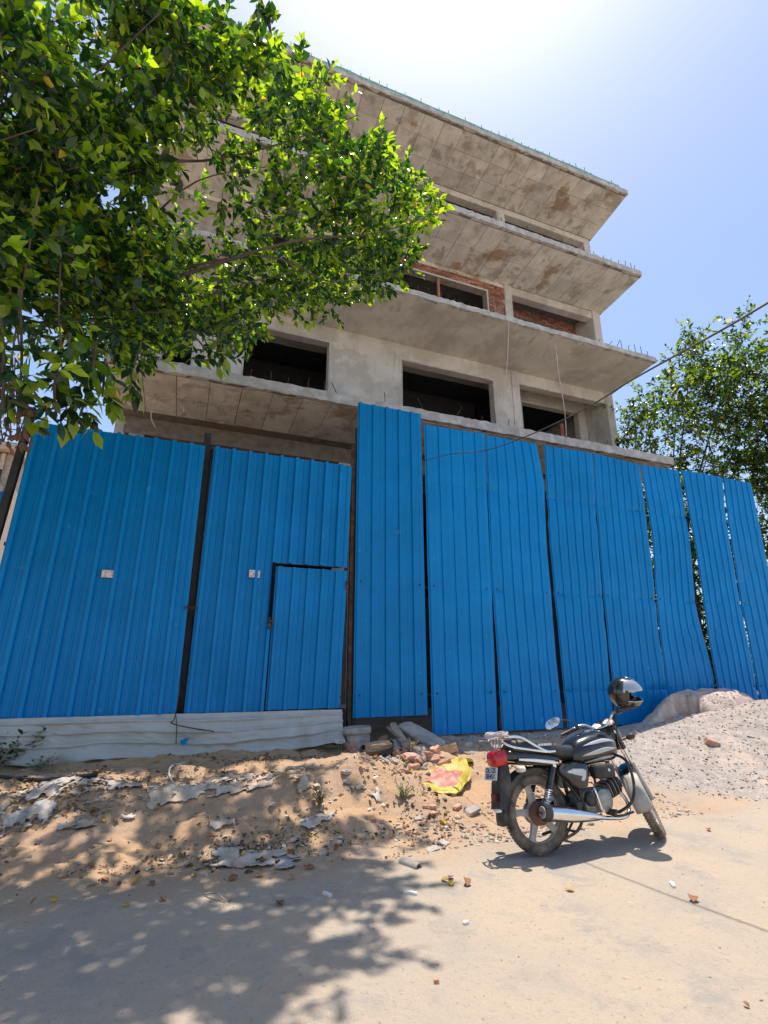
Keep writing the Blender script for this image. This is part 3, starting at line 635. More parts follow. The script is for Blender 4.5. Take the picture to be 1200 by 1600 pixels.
def scatter(n, x0, x1, y0, y1, lo, hi, dens, heapz=False):
    P = []; s_ = []
    while len(P) < n:
        x = nr.uniform(x0, x1); y = nr.uniform(y0, y1)
        if nr.random() < dens(x, y):
            z = top_z(x, y) if heapz else gz(x, y); s = lo*(hi/lo)**(nr.random()**2.2); P.append((x, y, z+s*.10)); s_.append(s)
    return np.array(P), np.array(s_)
P, s_ = scatter(3000, -2.2, 5.2, 4.2, 6.85, .010, .055, lambda x, y: float(np.clip(.12+1.6*(fbm(x*1.5, y*1.5, 91)-.38), .01, 1)*(.06+.94*sst(1.6, 2.6, x))))
tag(stones('loose_stones', P, s_, stone_m, pal[nr.integers(0, 6, len(P))]*nr.uniform(.75, 1.2, (len(P), 1))), 'small stones and clods strewn over the dirt bank', 'stones', kind='stuff')
P, s_ = scatter(5200, 5.0, 10.5, 3.8, 6.3, .008, .035, lambda x, y: 1. if gravel_h(x, y) > -.02 else .02, True)
tag(stones('gravel', P, s_, stone_m, np.array([(.44,.38,.33),(.34,.295,.265),(.52,.42,.35),(.20,.175,.16)])[nr.integers(0, 4, len(P))]*nr.uniform(.8, 1.15, (len(P), 1))), 'grey gravel bits over the stone-dust heap', 'gravel', kind='stuff')
P, s_ = scatter(700, -1.5, 5.5, 1.2, 4.3, .004, .016, lambda x, y: .5)
tag(stones('road_grit', P, s_, stone_m, pal[nr.integers(0, 6, len(P))]), 'fine grit and chips scattered on the sandy road', 'grit', kind='stuff')
# ================================================================== RUBBLE, BAG, LITTER
def chunk(name, sx, sy, sz, m, seed, rough=.18, bev=.06):
    rr = random.Random(seed); bm = bmesh.new(); bmesh.ops.create_cube(bm, size=1)
    bmesh.ops.subdivide_edges(bm, edges=bm.edges[:], cuts=2, use_grid_fill=True)
    for v in bm.verts: v.co += Vector((rr.uniform(-1, 1), rr.uniform(-1, 1), rr.uniform(-1, 1)))*rough*.28; v.co *= (1-.10*(abs(v.co.x) > .4 and abs(v.co.y) > .4)-.06*(abs(v.co.z) > .4))
    for v in bm.verts: v.co = Vector((v.co.x*sx, v.co.y*sy, v.co.z*sz))
    me = bpy.data.meshes.new(name); bm.to_mesh(me); bm.free(); o = bpy.data.objects.new(name, me); COL.objects.link(o); me.materials.append(m)
    return o
brick_lo = mat('broken_brick', (.50,.25,.17), .95, var=.25, scale=16, bump=.006, bscale=50, spec=.1, dust=(.58,.44,.34), dust_scale=9, rnd=.2)
slab_m = mat('grey_stone_slab', (.40,.36,.33), .9, var=.15, scale=7, bump=.004, bscale=40, spec=.15, dust=(.55,.45,.37), dust_scale=5, rnd=.15)
wood_m = mat('weathered_timber', (.40,.31,.24), .85, var=.25, scale=9, bump=.003, bscale=60, spec=.15, rnd=.2)
def put(o, px, py, rx=0, ry=0, rz=0, lift=0.):
    q = gp(px, py); o.rotation_euler = (R(rx), R(ry), R(rz)); o.location = (q.x, q.y, gz(q.x, q.y)+lift); return o
def putw(o, p, rx=0, ry=0, rz=0): o.rotation_euler = (R(rx), R(ry), R(rz)); o.location = p; return o
# block with a slab on top, at the gate's right end
q = at(558, 1152, 6.72); zb = gz(q.x, q.y)
b1 = chunk('stone_block', .30, .24, .20, slab_m, 1, .12); tag(putw(b1, (q.x, q.y, zb+.09), rz=4), 'squat stone block under a flat cap stone at the gate end', 'block')
b2 = chunk('cap_stone', .36, .27, .085, slab_m, 2, .10); tag(putw(b2, (q.x-.01, q.y-.01, zb+.225), ry=-3, rz=-6), 'flat cap stone lying on the squat block at the gate end', 'stone')
# slabs and planks fallen from under the tall sheet
def plank(name, m, pa, pb, w, t, label, cat, roll=0):
    a = Vector(pa); b = Vector(pb); L_ = (b-a).length; o = chunk(name, L_, w, t, m, hash(label) % 99 if False else len(label), .05)
    d = (b-a).normalized(); o.rotation_euler = (Matrix.Rotation(0, 3, 'X') @ d.to_track_quat('X', 'Z').to_matrix() @ Matrix.Rotation(R(roll), 3, 'X')).to_euler(); o.location = (a+b)/2; return tag(o, label, cat)
def w(px, py, Y): return at(px, py, Y)
plank('stone_slab', slab_m, w(628,1131,6.88), w(690,1166,6.25), .26, .05, 'long grey stone slab sliding out from under the tall blue sheet', 'slab', 12)
plank('timber_plank', wood_m, w(612,1130,6.86), w(638,1170,6.3), .10, .04, 'narrow weathered plank leaning beside the long stone slab', 'plank', 20)
plank('timber_plank', wood_m, w(606,1136,6.85), w(626,1154,6.5), .07, .03, 'short splintered plank by the cap stone', 'plank', -20)
plank('timber_plank', wood_m, w(706,1166,6.35), w(738,1178,6.0), .13, .03, 'pale board lying end-on above the yellow sack', 'plank', 5)
plank('timber_plank', wood_m, w(664,1176,6.0), w(700,1186,5.85), .05, .03, 'dark stick lying over the brick rubble', 'plank', 5)
# tub of rubble
tub = MB().lathe([(.10, 0), (.155, .02), (.175, .13), (.168, .135), (.15, .03)], axis='Z', n=22).build('rubber_tub', mat('black_rubber_tub', (.035,.032,.03), .7, dust=(.20,.15,.11), dust_scale=8), smooth=True)
tub.scale = (1.25, .85, .95); tq = gp(590, 1181); putw(tub, (tq.x, tq.y, gz(tq.x, tq.y)-.005), rx=10, ry=-8, rz=10); tag(tub, 'crushed black rubber tub full of earth among the rubble', 'tub')
fillb = chunk('earth_clod', .30, .20, .08, mat('orange_earth', (.52,.34,.20), .95, var=.2, scale=14, bump=.01, bscale=30), 14, .3); tag(putw(fillb, (tq.x, tq.y, gz(tq.x, tq.y)+.11), ry=-6), 'orange earth clod filling the black rubber tub', 'earth')
spots = [ # px, py, sx, sy, sz, rz, material, label, group
 (548,1172,.13,.10,.13,30,brick_lo,'upright pink broken brick beside the squat stone block',None),
 (628,1160,.20,.13,.08,15,slab_m,'grey stone flake between the tub and the planks',None),
 (604,1161,.22,.10,.05,-10,slab_m,'thin dark stone flake behind the black tub',None),
 (642,1186,.20,.13,.07,10,brick_lo,'broken pink brick in the rubble behind the yellow sack','brick rubble'),
 (655,1192,.17,.11,.07,60,brick_lo,'broken pink brick in the rubble behind the yellow sack','brick rubble'),
 (668,1184,.12,.12,.09,25,brick_lo,'broken pink brick in the rubble behind the yellow sack','brick rubble'),
 (680,1176,.15,.10,.09,40,brick_lo,'broken pink brick in the rubble behind the yellow sack','brick rubble'),
 (700,1174,.22,.14,.10,-20,mat('orange_earth',(.52,.34,.20)),'crumbled orange clod behind the yellow sack',None),
 (648,1200,.12,.08,.05,5,brick_lo,'broken pink brick in the rubble behind the yellow sack','brick rubble'),
 (632,1206,.10,.07,.04,-30,brick_lo,'broken pink brick in the rubble behind the yellow sack','brick rubble'),
 (541,1208,.11,.06,.035,25,slab_m,'pale flat stone chip lying on the orange mound',None),
 (543,1223,.09,.06,.03,0,slab_m,'greyish chip half sunk in the orange mound','chips in the mound'),
 (562,1231,.09,.06,.03,10,slab_m,'greyish chip half sunk in the orange mound','chips in the mound'),
 (672,1262,.13,.05,.03,-35,brick_lo,'brick splinter in the rubble before the yellow sack','brick splinters'),
 (678,1273,.08,.06,.03,20,brick_lo,'brick splinter in the rubble before the yellow sack','brick splinters'),
 (715,1262,.09,.06,.03,20,brick_lo,'brick splinter in the rubble before the yellow sack','brick splinters'),
 (655,1280,.09,.07,.025,0,slab_m,'flat dusty flake before the yellow sack','flakes'),
 (738,1268,.16,.10,.035,15,slab_m,'large flat flake sunk in dirt right of the yellow sack',None),
 (676,1328,.11,.07,.02,5,slab_m,'worn flat stone at the edge of the sandy road','worn stones'),
 (694,1318,.13,.09,.02,40,slab_m,'worn flat stone at the edge of the sandy road','worn stones'),
 (584,1283,.05,.04,.03,0,brick_lo,'small brown lump at the border of the tree shade','brown lumps'),
 (650,1303,.05,.04,.03,50,brick_lo,'small brown lump at the border of the tree shade','brown lumps'),
 (504,1336,.07,.05,.02,20,slab_m,'square pale chip in the tree shade',None),
]
for i, (px, py, sx, sy, sz, rz, m, lab, grp_) in enumerate(spots):
    o = chunk('brick_fragment' if m is brick_lo else 'stone_fragment', sx, sy, sz, m, 100+i, .3); put(o, px, py, rx=rng.uniform(-12, 12), ry=rng.uniform(-12, 12), rz=rz, lift=sz*.25); tag(o, lab, 'brick' if m is brick_lo else 'stone', grp_)
for i in range(34):
    px = rng.gauss(640, 48); py = 1150+48*rng.random()+.12*abs(px-640)
    if px < 565 or py > 1205: continue
    m = rng.choice([brick_lo, slab_m, brick_lo, slab_m]); s1 = rng.uniform(.07, .17); sz = s1*rng.uniform(.3, .6)
    o = chunk('brick_fragment' if m is brick_lo else 'stone_fragment', s1, s1*rng.uniform(.5, .8), sz, m, 700+i, .35); put(o, px, py, rx=rng.uniform(-30, 30), ry=rng.uniform(-30, 30), rz=rng.uniform(0, 180), lift=sz*.3)
    tag(o, '%s rubble fragment heaped below the tall blue sheet' % ('pink brick' if m is brick_lo else 'grey stone'), 'brick' if m is brick_lo else 'stone', '%s rubble below the tall sheet' % ('brick' if m is brick_lo else 'stone'))
for (px, py, lab) in ((1113, 1163, 'broken pink half brick lying in the grey stone-dust heap'),):
    d_ = ray(px, py).normalized(); P_ = _C.copy()
    for k in range(3000):
        P_ = P_+d_*.005
        if P_.z < top_z(P_.x, P_.y): break
    o = chunk('brick_fragment', .17, .10, .08, brick_lo, 333, .2); putw(o, P_+Vector((0, 0, .02)), rx=15, ry=20, rz=-30); tag(o, lab, 'brick')
# half pipe of cement and chalk pieces on the road
hp = MB(); rings = []
for k in range(9):
    t = k/8; rings.append([Vector((-.09+.18*t, .035*math.cos(a), .035*math.sin(a))) for a in np.linspace(-.1, math.pi+.1, 9)]+[Vector((-.09+.18*t, .027*math.cos(a), .027*math.sin(a))) for a in np.linspace(math.pi+.1, -.1, 9)])
o = hp.loft(rings).build('pipe_shard', slab_m, smooth=True, sharp=50); put(o, 641, 1352, rz=-68, lift=.001); tag(o, 'grey half-round pipe shard lying on the road', 'pipe shard')
white_m = mat('white_chalky', (.72,.68,.63), .9, var=.08)
for i, (px, py, s1, rz, lab, nm) in enumerate([(1051,1384,.085,55,'white chalky stick lying on the road past the motorcycle','plaster_stick'), (728,1444,.035,10,'tiny white pebble at the tip of the tree shade','pebble'), (682,1535,.03,70,'small pink pebble alone on the open road','pebble'), (641,1397,.09,-40,'grey plaster sliver in the tree shade by the pipe shard','plaster_stick'), (511,1399,.08,-60,'thin grey sliver in the deep tree shade','plaster_stick')]):
    o = chunk(nm, s1, .025, .02, white_m if i not in (2,) else brick_lo, 500+i, .2); put(o, px, py, rz=rz, lift=.006); tag(o, lab, 'pebble' if nm == 'pebble' else 'plaster')
# yellow woven sack
sack_m = bpy.data.materials.new('yellow_woven_sack'); sack_m.use_nodes = True; nt = sack_m.node_tree
def sack_nodes():
    L = nt.links; b = nt.nodes['Principled BSDF']; b.inputs['Roughness'].default_value = .55
    a = _n(nt, 'ShaderNodeAttribute', attribute_name='tint'); tc = _n(nt, 'ShaderNodeTexCoord'); n = _n(nt, 'ShaderNodeTexNoise'); n.inputs['Scale'].default_value = 9; n.inputs['Detail'].default_value = 7; L.new(tc.outputs['Object'], n.inputs['Vector'])
    mx = _n(nt, 'ShaderNodeMix', data_type='RGBA'); mr = _n(nt, 'ShaderNodeMapRange'); mr.inputs[1].default_value = .5; mr.inputs[2].default_value = .72; mr.inputs[4].default_value = .7; L.new(n.outputs['Fac'], mr.inputs[0]); L.new(mr.outputs[0], mx.inputs[0])
    L.new(a.outputs['Color'], mx.inputs[6]); mx.inputs[7].default_value = (.55,.40,.22,1); L.new(mx.outputs[2], b.inputs['Base Color'])
    wv = _n(nt, 'ShaderNodeTexNoise'); wv.inputs['Scale'].default_value = 35; L.new(tc.outputs['Object'], wv.inputs['Vector']); bp = _n(nt, 'ShaderNodeBump'); bp.inputs['Distance'].default_value = .004; L.new(wv.outputs['Fac'], bp.inputs['Height']); L.new(bp.outputs[0], b.inputs['Normal'])
sack_nodes()
n1, n2 = 60, 44; U_, V_ = np.meshgrid(np.linspace(-1, 1, n1), np.linspace(-1, 1, n2), indexing='ij')
neck = sst(.55, .95, U_); wid = (.235-.05*sst(-.2, .6, U_)-.10*neck+.05*sst(.93, 1, U_))
px_ = .40*U_+.02*np.sin(V_*5)*(abs(U_) > .8); py_ = wid*V_*(1+.05*np.sin(U_*7))
edge = (1-np.abs(V_)**3.2)*(1-np.abs(np.clip(U_, -1, .7))**6)
hh = (.105+.03*np.sin(U_*3+1)+.022*np.sin(V_*6+U_*8))*np.clip(edge, 0, 1)**.55*(1-.35*neck)+.045*(fbm(U_*5+3, V_*4, 5, 4)-.45)*(1+1.5*neck)+.012*np.sin(V_*14+U_*3)*neck + .05*neck
tops = np.stack([px_, py_, hh+.012], -1).reshape(-1, 3); bots = np.stack([px_, py_, np.minimum(hh, .004)*0+.0], -1).reshape(-1, 3)
Fs = grid_faces(n1, n2); border = []
idx = np.arange(n1*n2).reshape(n1, n2); loop = list(idx[:, 0])+list(idx[-1, 1:])+list(idx[-2::-1, -1])+list(idx[0, -2:0:-1]); N_ = n1*n2
Fside = np.array([(loop[i], loop[(i+1) % len(loop)], loop[(i+1) % len(loop)]+N_, loop[i]+N_) for i in range(len(loop))])
sack = np_mesh('yellow_sack', np.concatenate([tops, bots]), np.concatenate([Fs, Fs[:, ::-1]+N_, Fside]), sack_m)
col = np.tile(np.array([.56,.42,.045]), (2*N_, 1)); pk = ((U_ > -.82)*(U_ < -.02+.1*np.sin(V_*4))*(V_ > -.80)*(V_ < .55+.1*np.sin(U_*9))).ravel().astype(bool); col[:N_][pk] = (.50,.15,.115)
fade = ((U_ > -.10)*(U_ < .35)*(np.abs(V_) < .6)).ravel().astype(bool); col[:N_][fade] = (.56,.38,.10)
vcol(sack, 'tint', col)
a = gp(672, 1236); bq = gp(722, 1190); ang = math.atan2(bq.y-a.y, bq.x-a.x); c_ = (a+bq)/2
sack.scale = (1.05, 1.1, .72); sack.location = (c_.x, c_.y, gz(c_.x, c_.y)+.005); sl = math.atan2(gz(bq.x, bq.y)-gz(a.x, a.y), (bq-a).length); sack.rotation_euler = Matrix.Rotation(ang, 3, 'Z').to_euler(); sack.rotation_euler = (Matrix.Rotation(ang, 3, 'Z') @ Matrix.Rotation(-sl, 3, 'Y')).to_euler()
tag(sack, 'yellow woven sack with a faded pink print lying on the rubble', 'sack')
# torn plastic and cloth sheets
plas = {'w': mat('torn_white_plastic', (.56,.51,.46), .6, var=.15, scale=7, dust=(.44,.32,.23), dust_scale=6, dust_lo=.4, dust_hi=.62, spec=.3), 'g': mat('greyed_plastic', (.40,.38,.36), .6, var=.15, scale=7, dust=(.36,.27,.20), dust_scale=6), 'o': mat('dusty_cloth', (.62,.50,.39), .9, var=.15, scale=9, dust=(.50,.35,.22), dust_scale=4)}
def rag(pts_px, key, label, seed, amp=.05, step=.016, cat='plastic', width=None):
    poly = np.array([(gp(*p).x, gp(*p).y) for p in pts_px]); mn = poly.min(0); mx = poly.max(0)
    xs = np.arange(mn[0], mx[0]+step, step); ys = np.arange(mn[1], mx[1]+step, step); A, B = np.meshgrid(xs, ys, indexing='ij')
    A2 = A+.16*(fbm(A*7, B*7, seed)-.45); B2 = B+.16*(fbm(A*7, B*7, seed+3)-.45)
    ins = np.zeros(A.shape, bool); m_ = len(poly)
    for i in range(m_):
        x1, y1 = poly[i]; x2, y2 = poly[(i+1) % m_]
        c = ((y1 > B2) != (y2 > B2)) & (A2 < (x2-x1)*(B2-y1)/(y2-y1+1e-9)+x1); ins ^= c
    ins &= fbm(A*5.5, B*8, seed+7, 3) < .49
    rid = np.abs(fbm(A*7+seed, B*7, seed, 3)-.45)
    Z = ground_z(A, B)+.006+amp*.55*np.clip(1-4*rid, 0, 1)*fbm(A*2.5, B*2.5, seed+2, 2)*1.2+.022*np.abs(fbm(A*16+B*9, B*24, seed+4, 2)-.4)+.010*vn(A*34, B*34, seed)
    F = grid_faces(len(xs), len(ys)); F = F[ins.ravel()[F].all(1)]
    if len(F) < 4: return
    lab_ = np.arange(A.size)                                   # keep the largest connected piece
    for it in range(400):
        mn_ = lab_[F].min(1); new = lab_.copy(); np.minimum.at(new, F.ravel(), np.repeat(mn_, 4))
        if (new == lab_).all(): break
        lab_ = new
    ids, cnt = np.unique(lab_[F[:, 0]], return_counts=True); F = F[lab_[F[:, 0]] == ids[cnt.argmax()]]
    used = np.unique(F); mp = np.zeros(A.size, int); mp[used] = np.arange(len(used))
    o = np_mesh('torn_sheet', np.stack([A+.02*(vn(A*20, B*20, seed)-.5), B, Z], -1).reshape(-1, 3)[used], mp[F], plas[key]); md = o.modifiers.new('s', 'SOLIDIFY'); md.thickness = .003
    return tag(o, label, cat)
rag([(30,1246),(75,1222),(130,1218),(160,1222),(225,1226),(228,1236),(160,1238),(100,1236),(60,1252)], 'w', 'long crumpled white plastic sheet along the edge of the dirt bank', 3, .09)
rag([(0,1262),(40,1255),(90,1262),(70,1290),(30,1300),(0,1302)], 'g', 'greyish torn plastic heaped at the foot of the dirt bank', 5, .07)
rag([(60,1292),(125,1272),(150,1284),(120,1296),(90,1300)], 'w', 'white plastic strip among dry leaves on the bank', 8, .06)
rag([(112,1288),(155,1278),(152,1296),(114,1298)], 'w', 'flat white plastic patch lying below the dry leaf litter', 12, .03)
rag([(180,1272),(215,1255),(240,1262),(225,1284),(195,1282)], 'w', 'pale torn plastic scrap beside the yellow leaf', 17, .05)
rag([(215,1236),(330,1218),(420,1210),(430,1232),(340,1250),(240,1268)], 'o', 'dusty straw-coloured cloth strips spread over the bank', 20, .03, cat='cloth')
rag([(448,1216),(490,1192),(496,1206),(480,1216),(494,1236),(470,1246),(455,1230)], 'w', 'pinkish white torn bag on the left of the orange mound', 23, .09)
rag([(462,1300),(490,1272),(518,1268),(520,1282),(496,1290),(474,1312)], 'w', 'white torn plastic trailing below the dusty weed', 27, .06)
rag([(571,1198),(585,1192),(598,1215),(592,1240),(598,1252),(588,1256),(582,1246),(562,1260),(560,1252),(580,1232)], 'w', 'white torn plastic draped left of the yellow sack', 31, .08)
rag([(260,1352),(330,1340),(395,1318),(440,1312),(474,1330),(470,1352),(420,1358),(330,1362),(320,1400),(262,1394)], 'w', 'large shredded white plastic sheet lying in the tree shade', 35, .06)
rag([(398,1330),(420,1318),(470,1342),(460,1360),(430,1362)], 'g', 'grey shredded plastic on the near edge of the big torn sheet', 38, .05)
rag([(322,1286),(338,1278),(368,1284),(362,1300),(330,1298)], 'w', 'small white plastic scrap beside the shade on the bank', 44, .05)
# pipes and wires on the left bank
P = [gp(*p)+Vector((0,0,.02)) for p in ((-30,1216),(30,1220),(80,1222),(128,1217),(150,1214))]
o = MB().tube(P, .018, 8, smooth=4).build('black_hose', mat('black_hose', (.02,.02,.022), .5), smooth=True); tag(o, 'black hose lying along the foot of the white sheet', 'hose')
P = [gp(*p)+Vector((0,0,.012+.02*(i == 2))) for i, p in enumerate(((270,1224),(264,1212),(268,1202),(288,1194)))]
o = MB().tube(P, .009, 6, smooth=4).build('white_wire', white_m, smooth=True); tag(o, 'curled white wire on the dirt under the gate', 'wire')
for i, (a_, b_, lab) in enumerate((((612,1212),(640,1190),'thin bare twig leaning in the rubble by the tub'), ((560,1185),(582,1192),'dry stalk lying across the front of the tub'), ((320,1400),(352,1410),'dark thin twig at the corner of the big torn sheet'), ((660,1262),(690,1274),'pale stick lying in front of the yellow sack'))):
    A_ = gp(*a_); B_ = gp(*b_); o = MB().tube([A_+Vector((0,0,.01)), (A_+B_)/2+Vector((0,0,.035)), B_+Vector((0,0,.01))], .006, 5, smooth=3).build('twig', wood_m, smooth=True); tag(o, lab, 'twig')
# fallen leaves
def leaf_geo(L_=1., w_=.24, fold=.10, curl=-.12):
    return ([(0,0,0),(.22,w_*.78,fold*.5),(.55,w_,fold*.6+curl*.3),(.22,-w_*.78,fold*.5),(.55,-w_,fold*.6+curl*.3),(.24,0,0),(.58,0,curl*.35),(1,0,curl)],
            [(0,5,1),(1,5,6,2),(2,6,7),(0,3,5),(3,4,6,5),(4,7,6)])
dry = {'yellow': mat('yellow_dry_leaf', (.62,.38,.02), .6, var=.15, scale=20), 'brown': mat('brown_dry_leaf', (.30,.13,.05), .7, var=.3, scale=20), 'tan': mat('tan_dry_leaf', (.52,.33,.10), .7, var=.25, scale=20)}
fallen = [(78,1411,'yellow'),(170,1379,'brown'),(205,1384,'tan'),(200,1412,'tan'),(258,1410,'brown'),(335,1308,'brown'),(175,1315,'brown'),(432,1411,'brown'),(362,1404,'tan'),(357,1378,'brown'),(243,1268,'yellow'),(163,1287,'tan'),(245,1190,'yellow'),(438,1226,'yellow'),(440,1215,'tan'),(488,1308,'yellow'),(637,1204,'yellow'),(697,1291,'yellow'),(707,1371,'brown'),(706,1386,'yellow'),(730,1387,'brown'),(898,1394,'tan'),(1084,1412,'brown'),(1172,1577,'brown'),(492,1357,'brown'),(330,1352,'brown'),(375,1343,'tan'),(398,1372,'tan'),(420,1350,'brown'),(455,1372,'tan'),(534,1303,'tan'),(528,1326,'brown'),(445,1342,'brown'),(300,1372,'tan'),(240,1385,'brown'),(1109,1300,'brown'),(120,1262,'tan'),(100,1276,'brown'),(140,1270,'brown'),(690,1375,'tan')]
labs = {78:'rounded yellow leaf alone in the tree shade', 243:'bright yellow leaf beside white plastic on the bank', 245:'yellow leaf lying right under the white sheet', 706:'bright yellow curled leaf on the road before the rubble', 1084:'reddish brown curled leaf alone on the open road', 637:'orange yellow leaf in the rubble beside the sack', 488:'yellow leaf under the trailing white plastic', 697:'yellow leaf on the dirt in front of the sack', 1172:'small brown leaf on the road far from the shade', 438:'yellow leaf at the torn bag on the mound'}
proto = {}
for i, (px, py, k) in enumerate(fallen):
    q = gp(px, py); big = labs.get(px) is not None
    key = (k, i % 3)
    if key not in proto:
        v_, f_ = leaf_geo(1, .32, .25+.15*(i % 3), .10*(i % 3)); o = MB().add(v_, f_).build('fallen_leaf', dry[k], smooth=True, sharp=80); md = o.modifiers.new('s', 'SOLIDIFY'); md.thickness = .02; proto[key] = o
    else: o = proto[key].copy(); COL.objects.link(o)
    s = rng.uniform(.06, .09)*(1.1 if big else 1)*(.45 if py > 1500 else 1); o.scale = (s, s, s); o.location = (q.x, q.y, q.z+.006); o.rotation_euler = (R(rng.uniform(-25, 25)), R(rng.uniform(-12, 5)), rng.uniform(0, 6.28))
    shade = px < 560
    tag(o, labs.get(px, '%s dry leaf lying %s' % (k, 'on the bank and road in the tree shade' if shade else 'on the sunlit road')), 'leaf', None if px in labs else '%s leaves %s' % (k, 'in the shade' if shade else 'in the sun'))
# dry leaf crumbs and shreds of plastic that lie thick along the bank
def flakes(name, n, x0, x1, y0, y1, lo, hi, dens, cols, m, label, cat, flat=.35):
    pts, sz = scatter(n, x0, x1, y0, y1, lo, hi, dens); V = []; k_ = len(pts)
    base = np.array(leaf_geo(1, .3, .18, .05)[0]); tri = np.array([(0,5,1),(1,5,6),(1,6,2),(2,6,7),(0,3,5),(3,4,6),(3,6,5),(4,7,6)])
    for i in range(k_):
        q = (Matrix.Rotation(nr.uniform(0, 6.28), 3, 'Z') @ Matrix.Rotation(nr.normal()*flat, 3, 'Y') @ Matrix.Rotation(nr.normal()*flat, 3, 'X'))
        V.append((base*np.array([1, nr.uniform(.5, 1.8), nr.uniform(-1, 1.5)])*sz[i]) @ np.array(q).T+pts[i]+np.array([0, 0, .004]))
    F = (tri[None]+(np.arange(k_)*8)[:, None, None]).reshape(-1, 3); o = np_mesh(name, np.array(V).reshape(-1, 3), F, m, smooth=False); vcol(o, 'tint', np.repeat(np.array(cols)[nr.integers(0, len(cols), k_)]*nr.uniform(.8, 1.2, (k_, 1)), 8, 0)); return tag(o, label, cat, kind='stuff')
flakes('leaf_litter', 3600, -2.2, 2.6, 4.2, 6.8, .015, .06, lambda x, y: float(np.clip(6*(fbm(x*1.1+5, y*1.9, 191)-.53), 0, .8)+.8*gauss(x, y, -.6, 5.95, .9, .20)+.9*gauss(x, y, .75, 4.7, .55, .22)+.03), [(.15,.095,.055),(.24,.16,.08),(.09,.065,.045),(.36,.24,.10),(.30,.18,.09)], stone_m, 'dark crumbled leaf litter along the dirt bank', 'litter', .5)
flakes('shredded_plastic', 1500, -2.0, 2.4, 4.4, 6.4, .02, .085, lambda x, y: float(gauss(x, y, -.7, 5.75, .9, .12)+gauss(x, y, .4, 5.65, .9, .13)+.8*gauss(x, y, -.9, 5.45, .6, .10)+.8*gauss(x, y, .75, 4.65, .5, .12)+.4*gauss(x, y, 1.3, 5.1, .2, .35)+.5*gauss(x, y, 2.0, 5.5, .12, .3)+.006), [(.60,.55,.50),(.52,.44,.36),(.62,.52,.42),(.48,.38,.28)], stone_m, 'shreds of dusty white plastic trodden into the bank', 'plastic', .22)
# small weeds
weed_m = leaf_mat('weed_leaf', .3, .5)
def weed(px, py, hgt, n, label, tint, spread=.12, flower=False, P0=None):
    q = P0 or gp(px, py); root = empty('weed', q); tag(root, label, 'plant')
    st = MB(); V = []; F = []; T = []; rr = random.Random(px+py)
    for k in range(n):
        a = rr.uniform(0, 6.28); top = Vector((math.cos(a)*spread*rr.random(), math.sin(a)*spread*rr.random(), hgt*rr.uniform(.5, 1))); st.tube([(0,0,-.02), top*.5+Vector((0,0,.02)), top], .0035, 5)
        for j in range(9):
            t = rr.uniform(.25, 1.05); s = hgt*rr.uniform(.10, .24); b_ = top*t; an = rr.uniform(0, 6.28); M = Matrix.Translation(b_) @ Matrix.Rotation(an, 4, 'Z') @ Matrix.Rotation(rr.uniform(-.9, .5), 4, 'Y') @ Matrix.Scale(s, 4)
            v_, f_ = leaf_geo(1, .28); o_ = len(V); V += [tuple(M @ Vector(p)) for p in v_]; F += [tuple(i+o_ for i in f) for f in f_]; T += [Vector(tint)*rr.uniform(.6, 1.3)]*len(v_)
    o = st.build('stem', wood_m, root); me = bpy.data.meshes.new('foliage'); me.from_pydata(V, [], F); fo = bpy.data.objects.new('foliage', me); COL.objects.link(fo); me.materials.append(weed_m); fo.parent = root; vcol(fo, 'tint', np.array([tuple(t) for t in T])); fo['kind'] = 'stuff'
    if flower:
        fm = MB()
        for k in range(14): fm.add([(Vector(c)*.012+Vector((rr.uniform(-.05, .05), rr.uniform(-.05, .05), hgt*rr.uniform(.8, 1.1)))) for c in ((1,0,0),(0,1,.3),(-1,0,0),(0,-1,.3))], [(0,1,2,3)])
        fm.build('flowers', white_m, root, solid=.002)
weed(500, 1262, .20, 14, 'dusty grey-green weed growing out of the orange mound', (.22,.22,.12), .08)
weed(632, 1248, .17, 12, 'sparse green weed between white plastic and the yellow sack', (.13,.19,.07), .12)
weed(530, 1178, .14, 7, 'small white-flowered weed beside the end of the white sheet', (.12,.2,.06), .06, True)
weed(28, 1195, .42, 16, 'leafy green weed in front of the wide gate leaf', (.03,.10,.03), .30)
weed(-10, 1205, .40, 16, 'low dark green weed at the outer end of the white sheet', (.03,.09,.03), .34)
weed(60, 1205, .16, 12, 'low green weed beside the black hose', (.05,.11,.03), .2)
weed(645, 1175, .16, 9, 'dry yellowish grass tuft behind the black tub', (.34,.26,.10), .12)
